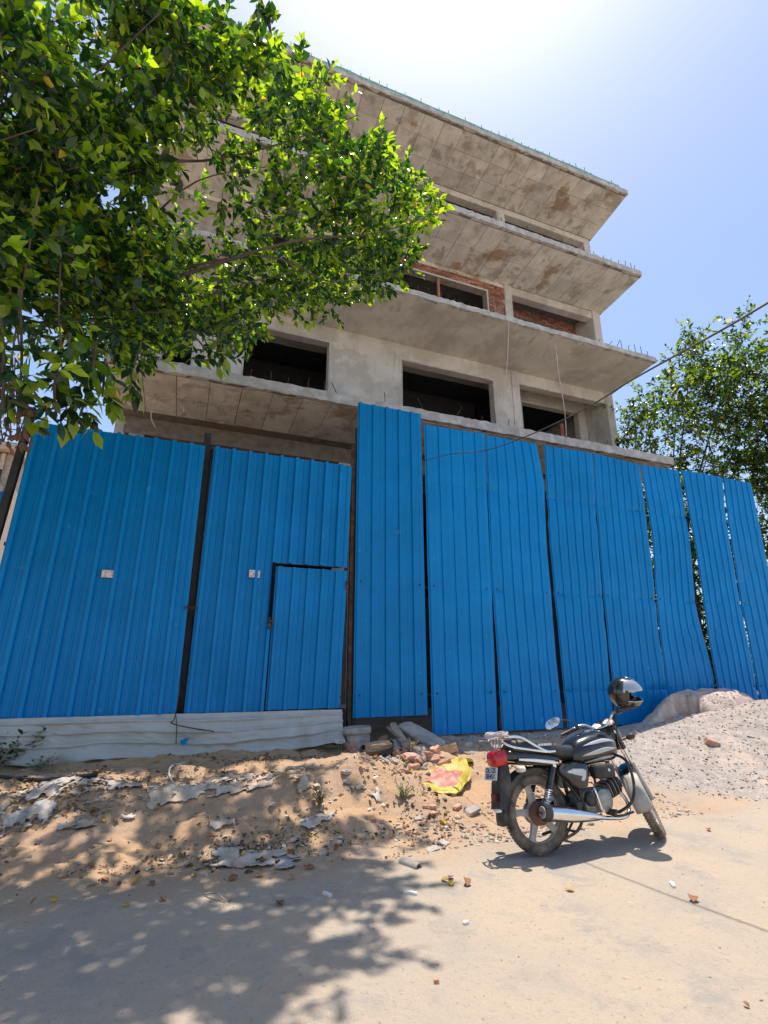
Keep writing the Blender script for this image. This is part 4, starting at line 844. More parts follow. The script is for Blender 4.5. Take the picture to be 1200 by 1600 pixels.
# ================================================================== TREES
bark = mat('tree_bark', (.095,.072,.055), .9, var=.3, scale=9, bump=.01, bscale=20, coords='World')
LEAF = leaf_mat('tree_leaf', .44, .24)
lv, lf = leaf_geo(1, .235, .10, -.16); LV = np.array(lv, float); NLV = len(lv)
LFT = np.array([(0,5,1),(1,5,6),(1,6,2),(2,6,7),(0,3,5),(3,4,6),(3,6,5),(4,7,6)])
def inpoly(px, py, poly):
    ins = False; m_ = len(poly)
    for i in range(m_):
        x1, y1 = poly[i]; x2, y2 = poly[(i+1) % m_]
        if (y1 > py) != (y2 > py) and px < (x2-x1)*(py-y1)/(y2-y1)+x1: ins = not ins
    return ins
def n3(p, f, s): return (fbm(p.x*f+p.z*.37*f, p.y*f-p.z*.61*f, s, 2)+fbm(p.z*f, p.x*f*.7+p.y*f*.7, s+5, 2))
def sprig(P, D, length, nleaf, lsize, rr, out, tw, tone):
    D = D.normalized(); side = D.cross(Vector((0,0,1)))
    if side.length < .1: side = Vector((1,0,0))
    side.normalize(); up = side.cross(D)
    Q = [P+D*length*t+Vector((0,0,-1))*(.10*length*t*t) for t in (0, .5, 1)]
    tw.append(Q)
    for k in range(nleaf):
        t = .12+.88*(k+.5*rr.random())/nleaf; b = P+D*length*t+Vector((0,0,-.10*length*t*t))
        a = k*2.4+rr.uniform(-.5, .5); spread = 1.05-.55*t
        ax = (D*math.cos(spread)+(side*math.cos(a)+up*math.sin(a))*math.sin(spread)); ax = (ax+Vector((0,0,-.35+.25*rr.random()))+Vector((rr.gauss(0, .2), rr.gauss(0, .2), rr.gauss(0, .2)))).normalized()
        nn = (Vector((0,0,1))+Vector((rr.gauss(0, .45), rr.gauss(0, .45), rr.gauss(0, .3)))); nn = (nn-ax*nn.dot(ax)).normalized(); rt = nn.cross(ax)
        s = lsize*rr.uniform(.5, 1.2)*(1-.25*(t > .9))
        v = rr.random(); g = tone*rr.uniform(.75, 1.25)
        if t > .62 and v < .66: c = (.26*g, .36*g, .022*g)          # young tip leaves
        elif v < .015: c = (.50, .34, .03)
        elif v < .45: c = (.105*g, .19*g, .016*g)
        else: c = (.018*g, .056*g, .022*g)
        out.append((b, ax, rt, nn, s, c))
def leaf_array(leaves):
    B = np.array([tuple(l[0]) for l in leaves]); A = np.array([tuple(l[1]) for l in leaves]); Rr = np.array([tuple(l[2]) for l in leaves]); N = np.array([tuple(l[3]) for l in leaves]); s = np.array([l[4] for l in leaves])[:, None, None]
    V = B[:, None, :]+s*(LV[None, :, 0:1]*A[:, None, :]+LV[None, :, 1:2]*Rr[:, None, :]+LV[None, :, 2:3]*N[:, None, :])
    F = (LFT[None]+(np.arange(len(leaves))*NLV)[:, None, None]).reshape(-1, 3); C_ = np.repeat(np.array([l[5] for l in leaves]), NLV, 0)
    return V.reshape(-1, 3), F, C_
def tree(name, label, base, poly, dist_fn, spread, nsprig, nleaf, lsize, seed, limbs, trunk, gate_f, gate_t, indiv, slen=(.25,.5), tone=1.):
    rr = random.Random(seed); root = empty(name, base); tag(root, label, 'tree')
    T = Matrix.Translation(-Vector(base))
    xs = [p[0] for p in poly]; ys = [p[1] for p in poly]; leaves = []; tw = []
    k = 0; tries = 0
    while k < nsprig and tries < nsprig*30:
        tries += 1
        px = rr.uniform(min(xs), max(xs)); py = rr.uniform(min(ys), max(ys))
        if not inpoly(px, py, poly): continue
        P = far(px, py, dist_fn(px, py, rr)+rr.gauss(0, spread))
        if P.z < .6: continue
        if seed == 5 and px < 330 and py < 360 and rr.random() < .5*min(1, (330-px)/150): continue
        if n3(P, gate_f, seed) < gate_t+((.03 if py < 360 else -.10) if seed == 5 and px < 300 else 0)+rr.gauss(0, .04)-((.17*min(1, max(0, (px-300)/200))+.13*min(1, max(0, (py-300)/120))*(px > 160)) if seed == 5 else 0): continue
        D = Vector((rr.gauss(.25, .6), rr.gauss(0, .6), rr.gauss(.30, .5)))
        sprig(P, D, rr.uniform(*slen), nleaf+rr.randint(-3, 3), lsize, rr, leaves, tw, tone); k += 1
    tm = MB()
    for q in trunk: tm.tube(q[0], q[1], 12, smooth=5)
    o = tm.xf(T).build('trunk', bark, root, smooth=True)
    for q in limbs: MB().tube(q[0], q[1], 8, smooth=5).xf(T).build('branch', bark, root, smooth=True)
    # twigs
    V = []; F = []; n = 4
    for Q in tw:
        o_ = len(V)
        for i, p in enumerate(Q):
            for a in range(3): V.append((p.x+.006*(1-.3*i)*math.cos(a*2.1), p.y+.006*(1-.3*i)*math.sin(a*2.1), p.z+.004*math.sin(a*2.1+1)))
        for i in range(2):
            for a in range(3): F.append((o_+i*3+a, o_+i*3+(a+1) % 3, o_+(i+1)*3+(a+1) % 3, o_+(i+1)*3+a))
    t_o = np_mesh('twigs', np.array(V)-np.array(base), np.array(F), bark, root); t_o['kind'] = 'stuff'
    # nearest leaves in view stand on their own
    if indiv:
        def vis(l):
            v = l[0]-_C; z = v.dot(_F)
            if z <= 0: return 1e9
            x = 600+FPX*v.dot(_R)/z; y = 800-FPX*v.dot(_U)/z
            return v.length-2.0*l[4]/.1*.3 if 10 < x < 1190 and 10 < y < 1590 else 1e9
        order = sorted(range(len(leaves)), key=lambda i: vis(leaves[i])); pick = set(order[:indiv]); ms = {}
        for i in pick:
            b, ax, rt, nn, s, c = leaves[i]; key = (round(c[0]*14), round(c[1]*9))
            if key not in ms:
                me = bpy.data.meshes.new('leaf'); me.from_pydata(lv, [], lf); me.materials.append(LEAF); oo = bpy.data.objects.new('leaf', me); ms[key] = me
                a_ = me.color_attributes.new('tint', 'FLOAT_COLOR', 'POINT'); a_.data.foreach_set('color', list((*c, 1))*NLV)
            else: oo = bpy.data.objects.new('leaf', ms[key])
            COL.objects.link(oo); oo.parent = root; bb = b-Vector(base)
            oo.matrix_local = Matrix(((ax.x*s, rt.x*s, nn.x*s, bb.x), (ax.y*s, rt.y*s, nn.y*s, bb.y), (ax.z*s, rt.z*s, nn.z*s, bb.z), (0,0,0,1)))
        leaves = [l for i, l in enumerate(leaves) if i not in pick]
    V, F, C_ = leaf_array(leaves); co = np_mesh('crown', V-np.array(base), F, LEAF, root, smooth=False); vcol(co, 'tint', C_); co['kind'] = 'stuff'
    return root
polyA = [(-210,-70),(225,-75),(262,-20),(300,60),(375,40),(405,75),(465,100),(545,172),(515,210),(585,228),(640,272),(682,330),(648,368),(642,415),(600,452),(540,475),(500,492),(470,470),(420,490),(400,530),(340,540),(300,520),(250,545),(190,560),(140,540),(110,560),(60,540),(30,600),(-60,640),(-420,560)]
def distA(px, py, rr):
    a = 5.0+2.4*max(0, min(1, (px-20)/640))**.9+.3*max(0, (300-py)/300)-.5*max(0, (py-480)/150)
    f_ = .40+.30*max(0, min(1, (320-px)/160))
    return a+.25*rr.random() if rr.random() < f_ else a+(9.9-a)*rr.random()**.75
tb = (-3.9, 4.4, gz(-3.9, 4.4))
tr0 = Vector((-3.9, 4.4, 0)); fork = Vector((-3.6, 4.5, 2.9))
lA = []
for tgt in [(690,330,7.0),(560,180,7.0),(430,60,6.6),(250,20,5.4),(620,420,6.9),(480,420,6.3),(330,480,5.4),(60,200,4.8),(200,330,5.2),(300,250,6.0),(420,260,6.4),(20,430,4.3),(150,500,4.6)]:
    e = far(*tgt); J = lambda s: Vector((rng.uniform(-s, s), rng.uniform(-s, s), rng.uniform(-s, s))); m1 = fork.lerp(e, .25)+Vector((0,0,.35))+J(.15); m2 = fork.lerp(e, .48)+Vector((0,0,.35))+J(.25); m3 = fork.lerp(e, .68)+Vector((0,0,.25))+J(.22); m4 = fork.lerp(e, .85)+J(.12); lA.append(([fork+Vector((0,0,-.3)), m1, m2, m3, m4, e], [.055, .030, .020, .012, .007, .004]))
tree('large_leafy_tree', 'large tree with glossy pointed leaves overhanging the blue gate', tb, polyA, distA, .40, 4150, 13, .107, 5, lA, [([tr0+Vector((0,0,-.2)), tr0+Vector((.1,.05,1.4)), fork, fork+Vector((-.3,.2,2.2))], [.30,.22,.17,.08])], 1.8, .815, 290, (.20,.42))
# the lower, nearer fringe hanging in front of the gate top
A_root = [o for o in bpy.data.objects if o.name == 'large_leafy_tree'][0]
def fringe():
    rr = random.Random(31); leaves = []; tw = []; br = MB()
    runs = [([(110,520),(105,580),(112,640)], 3.9, 9), ([(150,540),(140,600),(125,650)], 3.9, 8), ([(165,560),(160,620)], 4.0, 5), ([(90,560),(85,610),(88,650)], 3.8, 6), ([(300,520),(330,560),(300,560)], 4.8, 5), ([(220,540),(205,585),(212,600)], 4.6, 6), ([(380,500),(395,545)], 5.2, 4), ([(340,520),(350,560)], 5.0, 4), ([(0,470),(6,560),(4,640)], 3.8, 4), ([(30,450),(34,560),(28,650)], 3.9, 4), ([(420,10),(425,60),(440,90)], 6.4, 5), ([(425,60),(410,5),(405,-20)], 6.4, 4)]
    for pts, dist, n in runs:
        W_ = [far(px, py, dist+rr.uniform(-.1, .1)) for px, py in pts]; MB().tube(W_, .008, 6, smooth=4).xf(Matrix.Translation(-Vector(tb))).build('branch', bark, A_root, smooth=True)
        for k in range(n):
            t = (k+rr.random())/n*(len(W_)-1); i = min(int(t), len(W_)-2); P = W_[i].lerp(W_[i+1], t-i)
            sprig(P, Vector((rr.gauss(0, .6), rr.gauss(0, .6), rr.gauss(-.5, .3))), rr.uniform(.10, .22), 7, .125, rr, leaves, tw, .75)
    base = np.array(tb); V, F, C_ = leaf_array(leaves); co = np_mesh('hanging_foliage', V-base, F, LEAF, A_root, smooth=False); vcol(co, 'tint', C_); co['kind'] = 'stuff'
    # bare aerial roots at the left edge
    for (p0_, p1_, p2_) in (((40,350),(10,480),(0,600)), ((95,400),(92,480),(96,560)), ((60,300),(40,420),(18,560)), ((95,560),(100,600),(104,640)), ((5,420),(20,470),(30,540))):
        MB().tube([far(*p0_, 4.6), far(*p1_, 4.45), far(*p2_, 4.4)], .006, 6, smooth=5).xf(Matrix.Translation(-Vector(tb))).build('aerial_root', mat('aerial_root', (.17,.11,.07), .8), A_root, smooth=True)
    # withered reddish leaves on the post side
    dl = []
    for k in range(70):
        P = far(rr.uniform(-10, 48), rr.uniform(600, 700), rr.uniform(3.9, 4.5)); ax = Vector((rr.gauss(0, .5), rr.gauss(0, .5), -1)).normalized(); rt = ax.orthogonal().normalized(); dl.append((P, ax, rt, ax.cross(rt), rr.uniform(.05, .09), (.16*rr.uniform(.6, 1.3), .07, .045)))
    V, F, C_ = leaf_array(dl); co = np_mesh('withered_foliage', V-base, F, LEAF, A_root, smooth=False); vcol(co, 'tint', C_); co['kind'] = 'stuff'
    for k in range(12):
        px = rr.uniform(-5, 48); wt = MB().tube([far(px, 560, 4.2), far(px+rr.uniform(-10, 10), 630, 4.2), far(px+rr.uniform(-14, 14), 690, 4.2)], .004, 5, smooth=3); wt.xf(Matrix.Translation(-Vector(tb))).build('withered_twig', bark, A_root, smooth=True)
fringe()
# tree behind the fence on the right
polyB = [(968,720),(962,680),(975,640),(1000,612),(1028,590),(1048,580),(1050,560),(1072,548),(1066,520),(1076,500),(1092,520),(1098,560),(1112,575),(1130,560),(1128,535),(1142,512),(1160,490),(1172,500),(1170,540),(1190,540),(1330,470),(1400,900),(1300,1090),(1000,1090),(990,800)]
bB = (16.2, 13.6, gz(16.2, 13.6)); tB = Vector(bB)
limb = []
for tgt in [(1085,520,19),(1160,505,19),(1010,630,18.2),(1060,600,18.8),(1190,620,20),(1110,700,19),(1000,700,18.2),(1250,560,21),(1150,800,19.5),(1050,780,18.5)]:
    e = far(*tgt); s0 = tB+Vector((0,0,2.2)); limb.append(([s0, s0.lerp(e, .4)+Vector((0,0,.6)), s0.lerp(e, .75)+Vector((0,0,.3)), e], [.06,.035,.018,.006]))
tree('tall_green_tree', 'airy green tree standing behind the right end of the blue fence', bB, polyB, lambda px, py, rr: 18.5+2.0*(px-1000)/250, 1.1, 4700, 13, .15, 9, limb, [([tB+Vector((0,0,-.2)), tB+Vector((.1,0,1.2)), tB+Vector((0,.1,2.4)), tB+Vector((.4,0,5))], [.22,.17,.14,.06])], .6, .69, 0, (.45, .85), .55)
# a second, lower tree mass further back so that the gaps in the fence show leaves
polyC = [(985,770),(1010,740),(1100,730),(1200,700),(1330,720),(1330,1085),(1000,1085)]
bC = (14.2, 15.5, gz(14.2, 15.5)); tC = Vector(bC)
tree('low_leafy_tree', 'low dense leafy tree seen through the gaps of the blue fence', bC, polyC, lambda px, py, rr: 20.5, .9, 900, 13, .20, 13, [], [([tC+Vector((0,0,-.2)), tC+Vector((.1,0,1.5)), tC+Vector((0,.1,3.6))], [.15,.10,.04])], .5, .66, 0, (.5, .95), .6)
# ================================================================== MOTORCYCLE
blackp = mat('black_gloss_paint', (.012,.012,.014), .22, var=.1, scale=5, coat=.6, rvar=.06, dust=(.10,.085,.07), dust_scale=9, dust_lo=.55, dust_hi=.85)
grey_dec = mat('silver_grey_decal', (.55,.55,.54), .35, var=.06, scale=5, coat=.4)
seat_m = mat('black_seat_vinyl', (.022,.022,.025), .5, var=.2, scale=12, bump=.001, bscale=90, dust=(.07,.065,.06), dust_scale=7)
chrome = mat('chrome', (.78,.77,.75), .16, 1.0, var=.05, scale=8, rvar=.08, dust=(.45,.40,.34), dust_scale=14, dust_lo=.55, dust_hi=.8)
alloy = mat('dusty_cast_alloy', (.48,.45,.40), .55, .2, var=.15, scale=9, dust=(.40,.33,.25), dust_scale=10)
engine_m = mat('engine_alloy', (.40,.38,.35), .5, .5, var=.2, scale=10, bump=.001, bscale=60, dust=(.16,.13,.10), dust_scale=9)
tyre_m = mat('dusty_tyre', (.045,.042,.038), .85, var=.2, scale=12, dust=(.27,.21,.15), dust_scale=7, dust_lo=.34, dust_hi=.62)
plastic_b = mat('black_plastic', (.022,.022,.024), .5, var=.15, scale=12, dust=(.10,.085,.07), dust_scale=7)
frame_m = mat('black_frame', (.018,.018,.02), .4, dust=(.12,.10,.08), dust_scale=9)
red_l = mat('red_lens', (.55,.012,.010), .15, coat=.6, rvar=.05)
white_p = mat('white_marking', (.75,.75,.75), .5, var=.03)
glass_m = mat('gauge_face', (.70,.72,.74), .12, rvar=.03)
mirror_m = mat('mirror_glass', (.9,.9,.9), .04, 1.0, var=.01, rvar=.02)
orange_l = mat('clear_indicator_lens', (.80,.72,.62), .2, coat=.5)
LEAN = R(-9)
bike = empty('motorcycle', (2.835, 3.83, gz(2.835, 3.83)+.0)); bike.rotation_euler = (LEAN, 0, R(-1.0)); bike.scale = (.95, .95, .95)
tag(bike, 'black commuter motorcycle leaning on its side stand, front wheel turned away', 'motorcycle')
AX0, AX1, WR = .305, .300, .302
HEAD = Vector((.93, 0, .86)); AXLE = Vector((1.225, 0, .300))
sdir = Vector((HEAD.x-(AXLE.x-.045), 0, HEAD.z-AXLE.z)).normalized()
STEER = Matrix.Translation(HEAD) @ Matrix.Rotation(R(45), 4, sdir) @ Matrix.Translation(-HEAD)
def bk(mb, name, m, parent=None, front=False, **k):
    if front: mb.xf(STEER)
    return mb.build(name, m, parent or bike, **k)
def ring(x, cy, cz, hw, hh, n=24, e=2.4, tz=0.):
    out = []
    for k in range(n):
        a = 2*math.pi*k/n; c, s = math.cos(a), math.sin(a)
        out.append(Vector((x+tz*s, cy+hw*math.copysign(abs(c)**(2/e), c), cz+hh*math.copysign(abs(s)**(2/e), s))))
    return out
def wheel(c, rad, wdt, front):
    c = Vector(c); w_ = empty('wheel', (0,0,0)); w_.parent = bike
    prof = []
    for k in range(17):
        a = math.pi*(k/16)*1.24-math.pi*.12; prof.append((rad-wdt*.58+wdt*.58*math.sin(a), -wdt/2*math.cos(a)))
    prof = [(rad-wdt*.95, -wdt*.30)]+prof+[(rad-wdt*.95, wdt*.30)]
    bk(MB().lathe(prof, c, n=64), 'tyre', tyre_m, w_, front, smooth=True, sharp=50)
    # tread blocks
    tb_ = MB()
    for k in range(66):
        a = 2*math.pi*k/66
        for sgn in (-1, 1):
            for (yy, rr_) in ((.006, .999), (.024, .975)):
                p = Vector((math.cos(a+.02*(yy > .01)), 0, math.sin(a+.02*(yy > .01)))); t_ = Vector((-p.z, 0, p.x))
                ce = c+p*(rad*rr_-.001)+Vector((0, sgn*(yy+.006), 0)); tb_.bar(ce-t_*.009+Vector((0, sgn*.004, 0)), ce+t_*.009-Vector((0, sgn*.004, 0)), .014, .006, up=p)
    bk(tb_, 'tread', tyre_m, w_, front)
    ri = rad-wdt*.86
    bk(MB().lathe([(ri+.010, -.030), (ri+.012, -.024), (ri-.012, -.018), (ri-.016, -.014), (ri-.016, .014), (ri-.012, .018), (ri+.012, .024), (ri+.010, .030)], c, n=56), 'rim', alloy, w_, front, smooth=True, sharp=50)
    bk(MB().lathe([(.0, -.062), (.045, -.062), (.052, -.05), (.078, -.04), (.082, .03), (.05, .05), (.0, .055)], c, n=28), 'hub', alloy if not front else engine_m, w_, front, smooth=True, sharp=40)
    for k in range(5):
        a = 2*math.pi*k/5+.55; d = Vector((math.cos(a), 0, math.sin(a))); t_ = Vector((-d.z, 0, d.x)); m_ = MB(); rings = []
        for (r_, wd, th) in ((.045, .034, .028), (.10, .029, .022), (.17, .023, .018), (ri-.012, .032, .016)):
            rings.append([c+d*r_+t_*sx*wd+Vector((0, sy*th, 0)) for sx, sy in ((-1,-.7),(-.6,-1),(.6,-1),(1,-.7),(1,.7),(.6,1),(-.6,1),(-1,.7))])
        m_.loft(rings); bk(m_, 'spoke', alloy, w_, front, smooth=True, sharp=40)
    return w_
rw = wheel((0, 0, AX0), WR, .088, False)
fw = wheel(tuple(AXLE), .298, .076, True)
bk(MB().lathe([(0, .07), (.085, .07), (.088, .045), (.0, .04)], (0, 0, AX0), n=26), 'brake_plate', engine_m, smooth=True)
bk(MB().lathe([(0, -.071), (.088, -.068), (.092, -.04)], (-.005, 0, AX0), n=26), 'brake_drum', mat('rusty_drum', (.17,.09,.06), .8), smooth=True)
bk(MB().tube([(0, -.13, AX0), (0, .13, AX0)], .011, 10), 'axle', engine_m, smooth=True)
for s_ in (-1, 1):
    bk(MB().bar((-.05, s_*.095, AX0), (.46, s_*.085, .345), .028, .045), 'swingarm', frame_m, bevel=.004)
    # shock absorber
    lo = Vector((.005, s_*.125, .33)); hi = Vector((.165, s_*.120, .655)); d_ = hi-lo
    sh = empty('shock_absorber'); sh.parent = bike
    bk(MB().tube([lo+d_*.42, lo+d_*.97], .030, 14), 'cover', blackp, sh, smooth=True, sharp=40)
    bk(MB().tube([lo, lo+d_*.46], .017, 12), 'damper', chrome, sh, smooth=True)
    sp_ = [lo+d_*(.12+.34*t/60)+(Matrix.Rotation(t*.73, 3, d_.normalized()) @ d_.orthogonal().normalized())*.028 for t in range(61)]
    bk(MB().tube(sp_, .0055, 6), 'spring', frame_m if s_ > 0 else chrome, sh, smooth=True)
    bk(MB().tube([hi+Vector((0, -.022, 0)), hi+Vector((0, .022, 0))], .018, 10), 'bush', chrome, sh, smooth=True)
bk(MB().box(-.03, .44, .055, .085, .27, .40), 'chain_case', plastic_b, bevel=.012)
# frame
fr = MB(); fr.tube([(.90, 0, .80), (.70, 0, .72), (.42, 0, .62), (.10, 0, .66)], .022, 10, smooth=4); fr.tube([(.90, 0, .76), (.84, 0, .56), (.80, 0, .40)], .02, 10, smooth=4)
for s_ in (-1, 1): fr.tube([(.55, s_*.07, .62), (.20, s_*.12, .665), (-.20, s_*.11, .70)], .015, 8, smooth=4); fr.tube([(.40, s_*.08, .60), (.42, s_*.09, .42), (.44, s_*.09, .27)], .018, 8, smooth=4); fr.tube([(.18, s_*.11, .65), (.40, s_*.09, .38)], .013, 8)
bk(fr, 'frame', frame_m, smooth=True)
# engine
en = empty('engine'); en.parent = bike
bk(MB().loft([ring(x, 0, z, hw, hh, 20, 3.2) for x, z, hw, hh in ((.40,.36,.07,.05),(.43,.36,.10,.085),(.52,.355,.115,.10),(.64,.355,.115,.10),(.74,.365,.10,.085),(.77,.37,.07,.05))]), 'crankcase', engine_m, en, smooth=True, sharp=50)
bk(MB().lathe([(.0, -.150), (.070, -.150), (.088, -.140), (.094, -.10)], (.625, 0, .355), n=28), 'clutch_cover', engine_m, en, smooth=True, sharp=40)
bk(MB().lathe([(.0, -.136), (.045, -.136), (.055, -.128), (.06, -.10)], (.50, 0, .375), n=24), 'side_cover', frame_m, en, smooth=True, sharp=40)
cd = Vector((1, 0, .34)).normalized(); c0 = Vector((.70, 0, .395))
for k in range(8):
    ce = c0+cd*(.03+.024*k); up_ = Vector((-cd.z, 0, cd.x)); hw = .078 if k < 6 else .068
    m_ = MB(); rr0 = []
    for off in (-.004, .004): rr0.append([ce+cd*off+Vector((0, hw*math.copysign(abs(math.cos(a))**.5, math.cos(a)), 0))+up_*.075*math.copysign(abs(math.sin(a))**.5, math.sin(a)) for a in np.linspace(0, 2*math.pi, 17)[:-1]])
    m_.loft(rr0); bk(m_, 'cooling_fin', frame_m if k % 2 else engine_m, en)
bk(MB().tube([c0, c0+cd*.24], .055, 14), 'cylinder', frame_m, en, smooth=True, sharp=40)
bk(MB().tube([c0+cd*.12+Vector((0,0,.05)), (.70, 0, .55), (.60, 0, .56)], .022, 10, smooth=4), 'carburettor', engine_m, en, smooth=True)
bk(MB().tube([(.495, -.145, .44), (.505, -.175, .455), (.515, -.185, .40), (.545, -.175, .30), (.55, -.19, .285)], [.011,.011,.009,.010,.012], 8, smooth=4), 'kick_lever', chrome, en, smooth=True)
# exhaust
ex = [(.90, -.03, .40), (.93, -.06, .33), (.90, -.10, .25), (.80, -.13, .215), (.62, -.155, .225), (.46, -.17, .25)]
bk(MB().tube(ex, .017, 12, smooth=6), 'exhaust_pipe', chrome, smooth=True)
mu = empty('muffler'); mu.parent = bike; m0 = Vector((.52, -.168, .240)); m1 = Vector((-.055, -.195, .325)); md_ = m1-m0
bk(MB().tube([m0, m0+md_*.06, m0+md_*.30, m0+md_*.55, m0+md_*.93, m0+md_*.965, m0+md_*1.0], [.021,.028,.046,.058,.061,.062,.054], 22), 'body', chrome, mu, smooth=True, sharp=30)
e1 = m0+md_*1.001; du = md_.normalized(); bk(MB().tube([e1-du*.045, e1-du*.04, e1+du*.012, e1+du*.018], [.0625,.064,.064,.057], 22), 'end_ring', frame_m, mu, smooth=True, sharp=30)
bk(MB().tube([e1+du*.017, e1+du*.024], [.047,.040], 18), 'end_cap', engine_m, mu, smooth=True); bk(MB().tube([e1+du*.02, e1+du*.045], .015, 12), 'outlet', frame_m, mu, smooth=True)
for x_ in (.30, .12): pq = m0+md_*((.52-x_)/.575); bk(MB().bar(pq+Vector((0, .02, .03)), pq+Vector((.02, .06, .10)), .012, .03), 'bracket', frame_m, mu)
# pegs, pedal, stands
for x_, y_, z_, nm in ((.30, -.20, .345, 'pillion_peg'), (.66, -.215, .275, 'foot_peg'), (.66, .215, .275, 'foot_peg'), (.30, .19, .345, 'pillion_peg')):
    s_ = math.copysign(1, y_); bk(MB().box(x_-.022, x_+.022, min(y_-s_*.10, y_), max(y_-s_*.10, y_), z_-.014, z_+.014).add(*[[], []]), nm, plastic_b, bevel=.006)
bk(MB().tube([(.62, -.13, .26), (.72, -.17, .235), (.83, -.18, .245), (.86, -.20, .255)], .009, 8, smooth=3), 'brake_pedal', frame_m, smooth=True)
bk(MB().tube([(.48, .10, .24), (.45, .22, .10), (.44, .335, -.055), (.48, .35, -.055)], .011, 8), 'side_stand', frame_m, smooth=True)
cs = MB()
for s_ in (-1, 1): cs.tube([(.42, s_*.08, .25), (.30, s_*.12, .16), (.13, s_*.15, .12)], .012, 8, smooth=3)
cs.tube([(.28, -.12, .155), (.28, .12, .155)], .010, 8); bk(cs, 'centre_stand', mat('rusty_stand', (.13,.085,.06), .8), smooth=True)
# tank
tk = [(.405,.705,.080,.070),(.43,.718,.115,.095),(.50,.742,.140,.118),(.62,.762,.160,.134),(.72,.778,.168,.140),(.80,.780,.166,.136),(.87,.774,.148,.120),(.912,.764,.112,.090),(.935,.755,.060,.050)]
tank = bk(MB().loft([ring(x, 0, z, hw, hh, 32, 2.6) for x, z, hw, hh in tk]), 'fuel_tank', blackp, smooth=True, sharp=80)
def tank_y(x, z):
    X_ = [t[0] for t in tk]; zc = np.interp(x, X_, [t[1] for t in tk]); hw = np.interp(x, X_, [t[2] for t in tk]); hh = np.interp(x, X_, [t[3] for t in tk])
    q = min(.999, abs((z-zc)/hh)); return hw*(1-q**2.6)**(1/2.6)
def tank_z(x, f): X_ = [t[0] for t in tk]; return float(np.interp(x, X_, [t[1] for t in tk])+f*np.interp(x, X_, [t[3] for t in tk]))
def stripe(fs, x0, x1, m, nm, sgn):
    mb = MB(); rows = []
    N = 22
    for k in range(N+1):
        t = k/N; x = x0+(x1-x0)*t; lo_, hi_ = fs(t)
        rows.append([Vector((x, sgn*(tank_y(x, tank_z(x, f))+.0025), tank_z(x, f))) for f in np.linspace(lo_, hi_, 6)])
    vs = [p for r_ in rows for p in r_]; mb.add(vs, [(i*6+j, i*6+j+1, (i+1)*6+j+1, (i+1)*6+j) for i in range(N) for j in range(5)])
    bk(mb, nm, m, tank, smooth=True, solid=.001)
for sgn in (-1, 1):
    stripe(lambda t: (.42-.10*t-.10*math.sin(3.14*t), .42-.10*t+.12*math.sin(3.14*t)), .50, .89, grey_dec, 'tank_stripe', sgn)
    stripe(lambda t: (-.22+.10*t-.16*math.sin(3.14*t), -.22+.10*t+.12*math.sin(3.14*t)), .47, .88, grey_dec, 'tank_stripe', sgn)
    stripe(lambda t: (-.72+.10*t-.10*math.sin(3.14*t), -.72+.10*t+.10*math.sin(3.14*t)), .50, .84, grey_dec, 'tank_stripe', sgn)
bk(MB().lathe([(.0, .022), (.030, .020), (.034, .008), (.036, -.01)], (.70, 0, .905), axis='Z', n=22), 'filler_cap', chrome, tank, smooth=True)
# seat
st = [(-.215,.826,.090,.036),(-.19,.826,.118,.056),(-.10,.820,.136,.068),(.02,.808,.145,.068),(.15,.790,.148,.064),(.26,.764,.142,.060),(.36,.748,.126,.062),(.44,.750,.100,.060),(.475,.758,.075,.050)]
seat = bk(MB().loft([ring(x, 0, z, hw, hh, 28, 2.8) for x, z, hw, hh in st]), 'seat', seat_m, smooth=True, sharp=80)
lm_ = MB()
for row, (zz, x0, n_, h_) in enumerate(((.816,.03,5,.018),(.794,.03,7,.008),(.781,.03,7,.008))):
    for k in range(n_):
        w_ = .022 if row == 0 else .015
        a0 = x0+k*(w_+.006); yv = -(.147-.003*row)
        lm_.box(a0, a0+w_, yv-.0015+(.012 if row == 2 else .003*row), yv+.012, zz, zz+h_)
bk(lm_, 'white_marking', white_p, seat)
# tail
bk(MB().loft([ring(x, 0, z, hw, hh, 20, 3) for x, z, hw, hh in ((-.285,.755,.060,.030),(-.26,.758,.085,.045),(-.18,.752,.118,.052),(-.02,.735,.135,.050),(.12,.718,.140,.042),(.24,.700,.125,.032))]), 'tail_cowl', blackp, smooth=True, sharp=60)
for s_ in (-1, 1): bk(MB().tube([(-.18, s_*.128, .722), (-.02, s_*.146, .706), (.15, s_*.152, .682), (.20, s_*.146, .672)], [.010,.016,.018,.012], 10, smooth=4), 'trim_strip', chrome, smooth=True)
bk(MB().loft([ring(x, 0, z, hw, hh, 16, 3.5) for x, z, hw, hh in ((-.375,.730,.065,.045),(-.36,.732,.084,.062),(-.30,.738,.092,.066),(-.265,.742,.088,.062))]), 'tail_light', red_l, smooth=True, sharp=60)
# rear mudguard
mg = MB(); rows = []
for k in range(23):
    a = R(62+k*(190-62)/22); rad = .352+.02*sst(150, 202, math.degrees(a)); hwid = .066
    c_ = Vector((rad*math.cos(a), 0, AX0+rad*math.sin(a)))
    dn = Vector((math.cos(a), 0, math.sin(a)))
    rows.append([c_-dn*.055+Vector((0, -hwid*1.05, 0)), c_-dn*.012+Vector((0, -hwid, 0)), c_+Vector((0, -hwid*.6, 0)), c_+Vector((0, hwid*.6, 0)), c_-dn*.012+Vector((0, hwid, 0)), c_-dn*.055+Vector((0, hwid*1.05, 0))])
mg.add([p for r_ in rows for p in r_], [(i*6+j, i*6+j+1, (i+1)*6+j+1, (i+1)*6+j) for i in range(22) for j in range(5)])
mud = bk(mg, 'rear_mudguard', plastic_b, smooth=True, sharp=50, solid=.006)
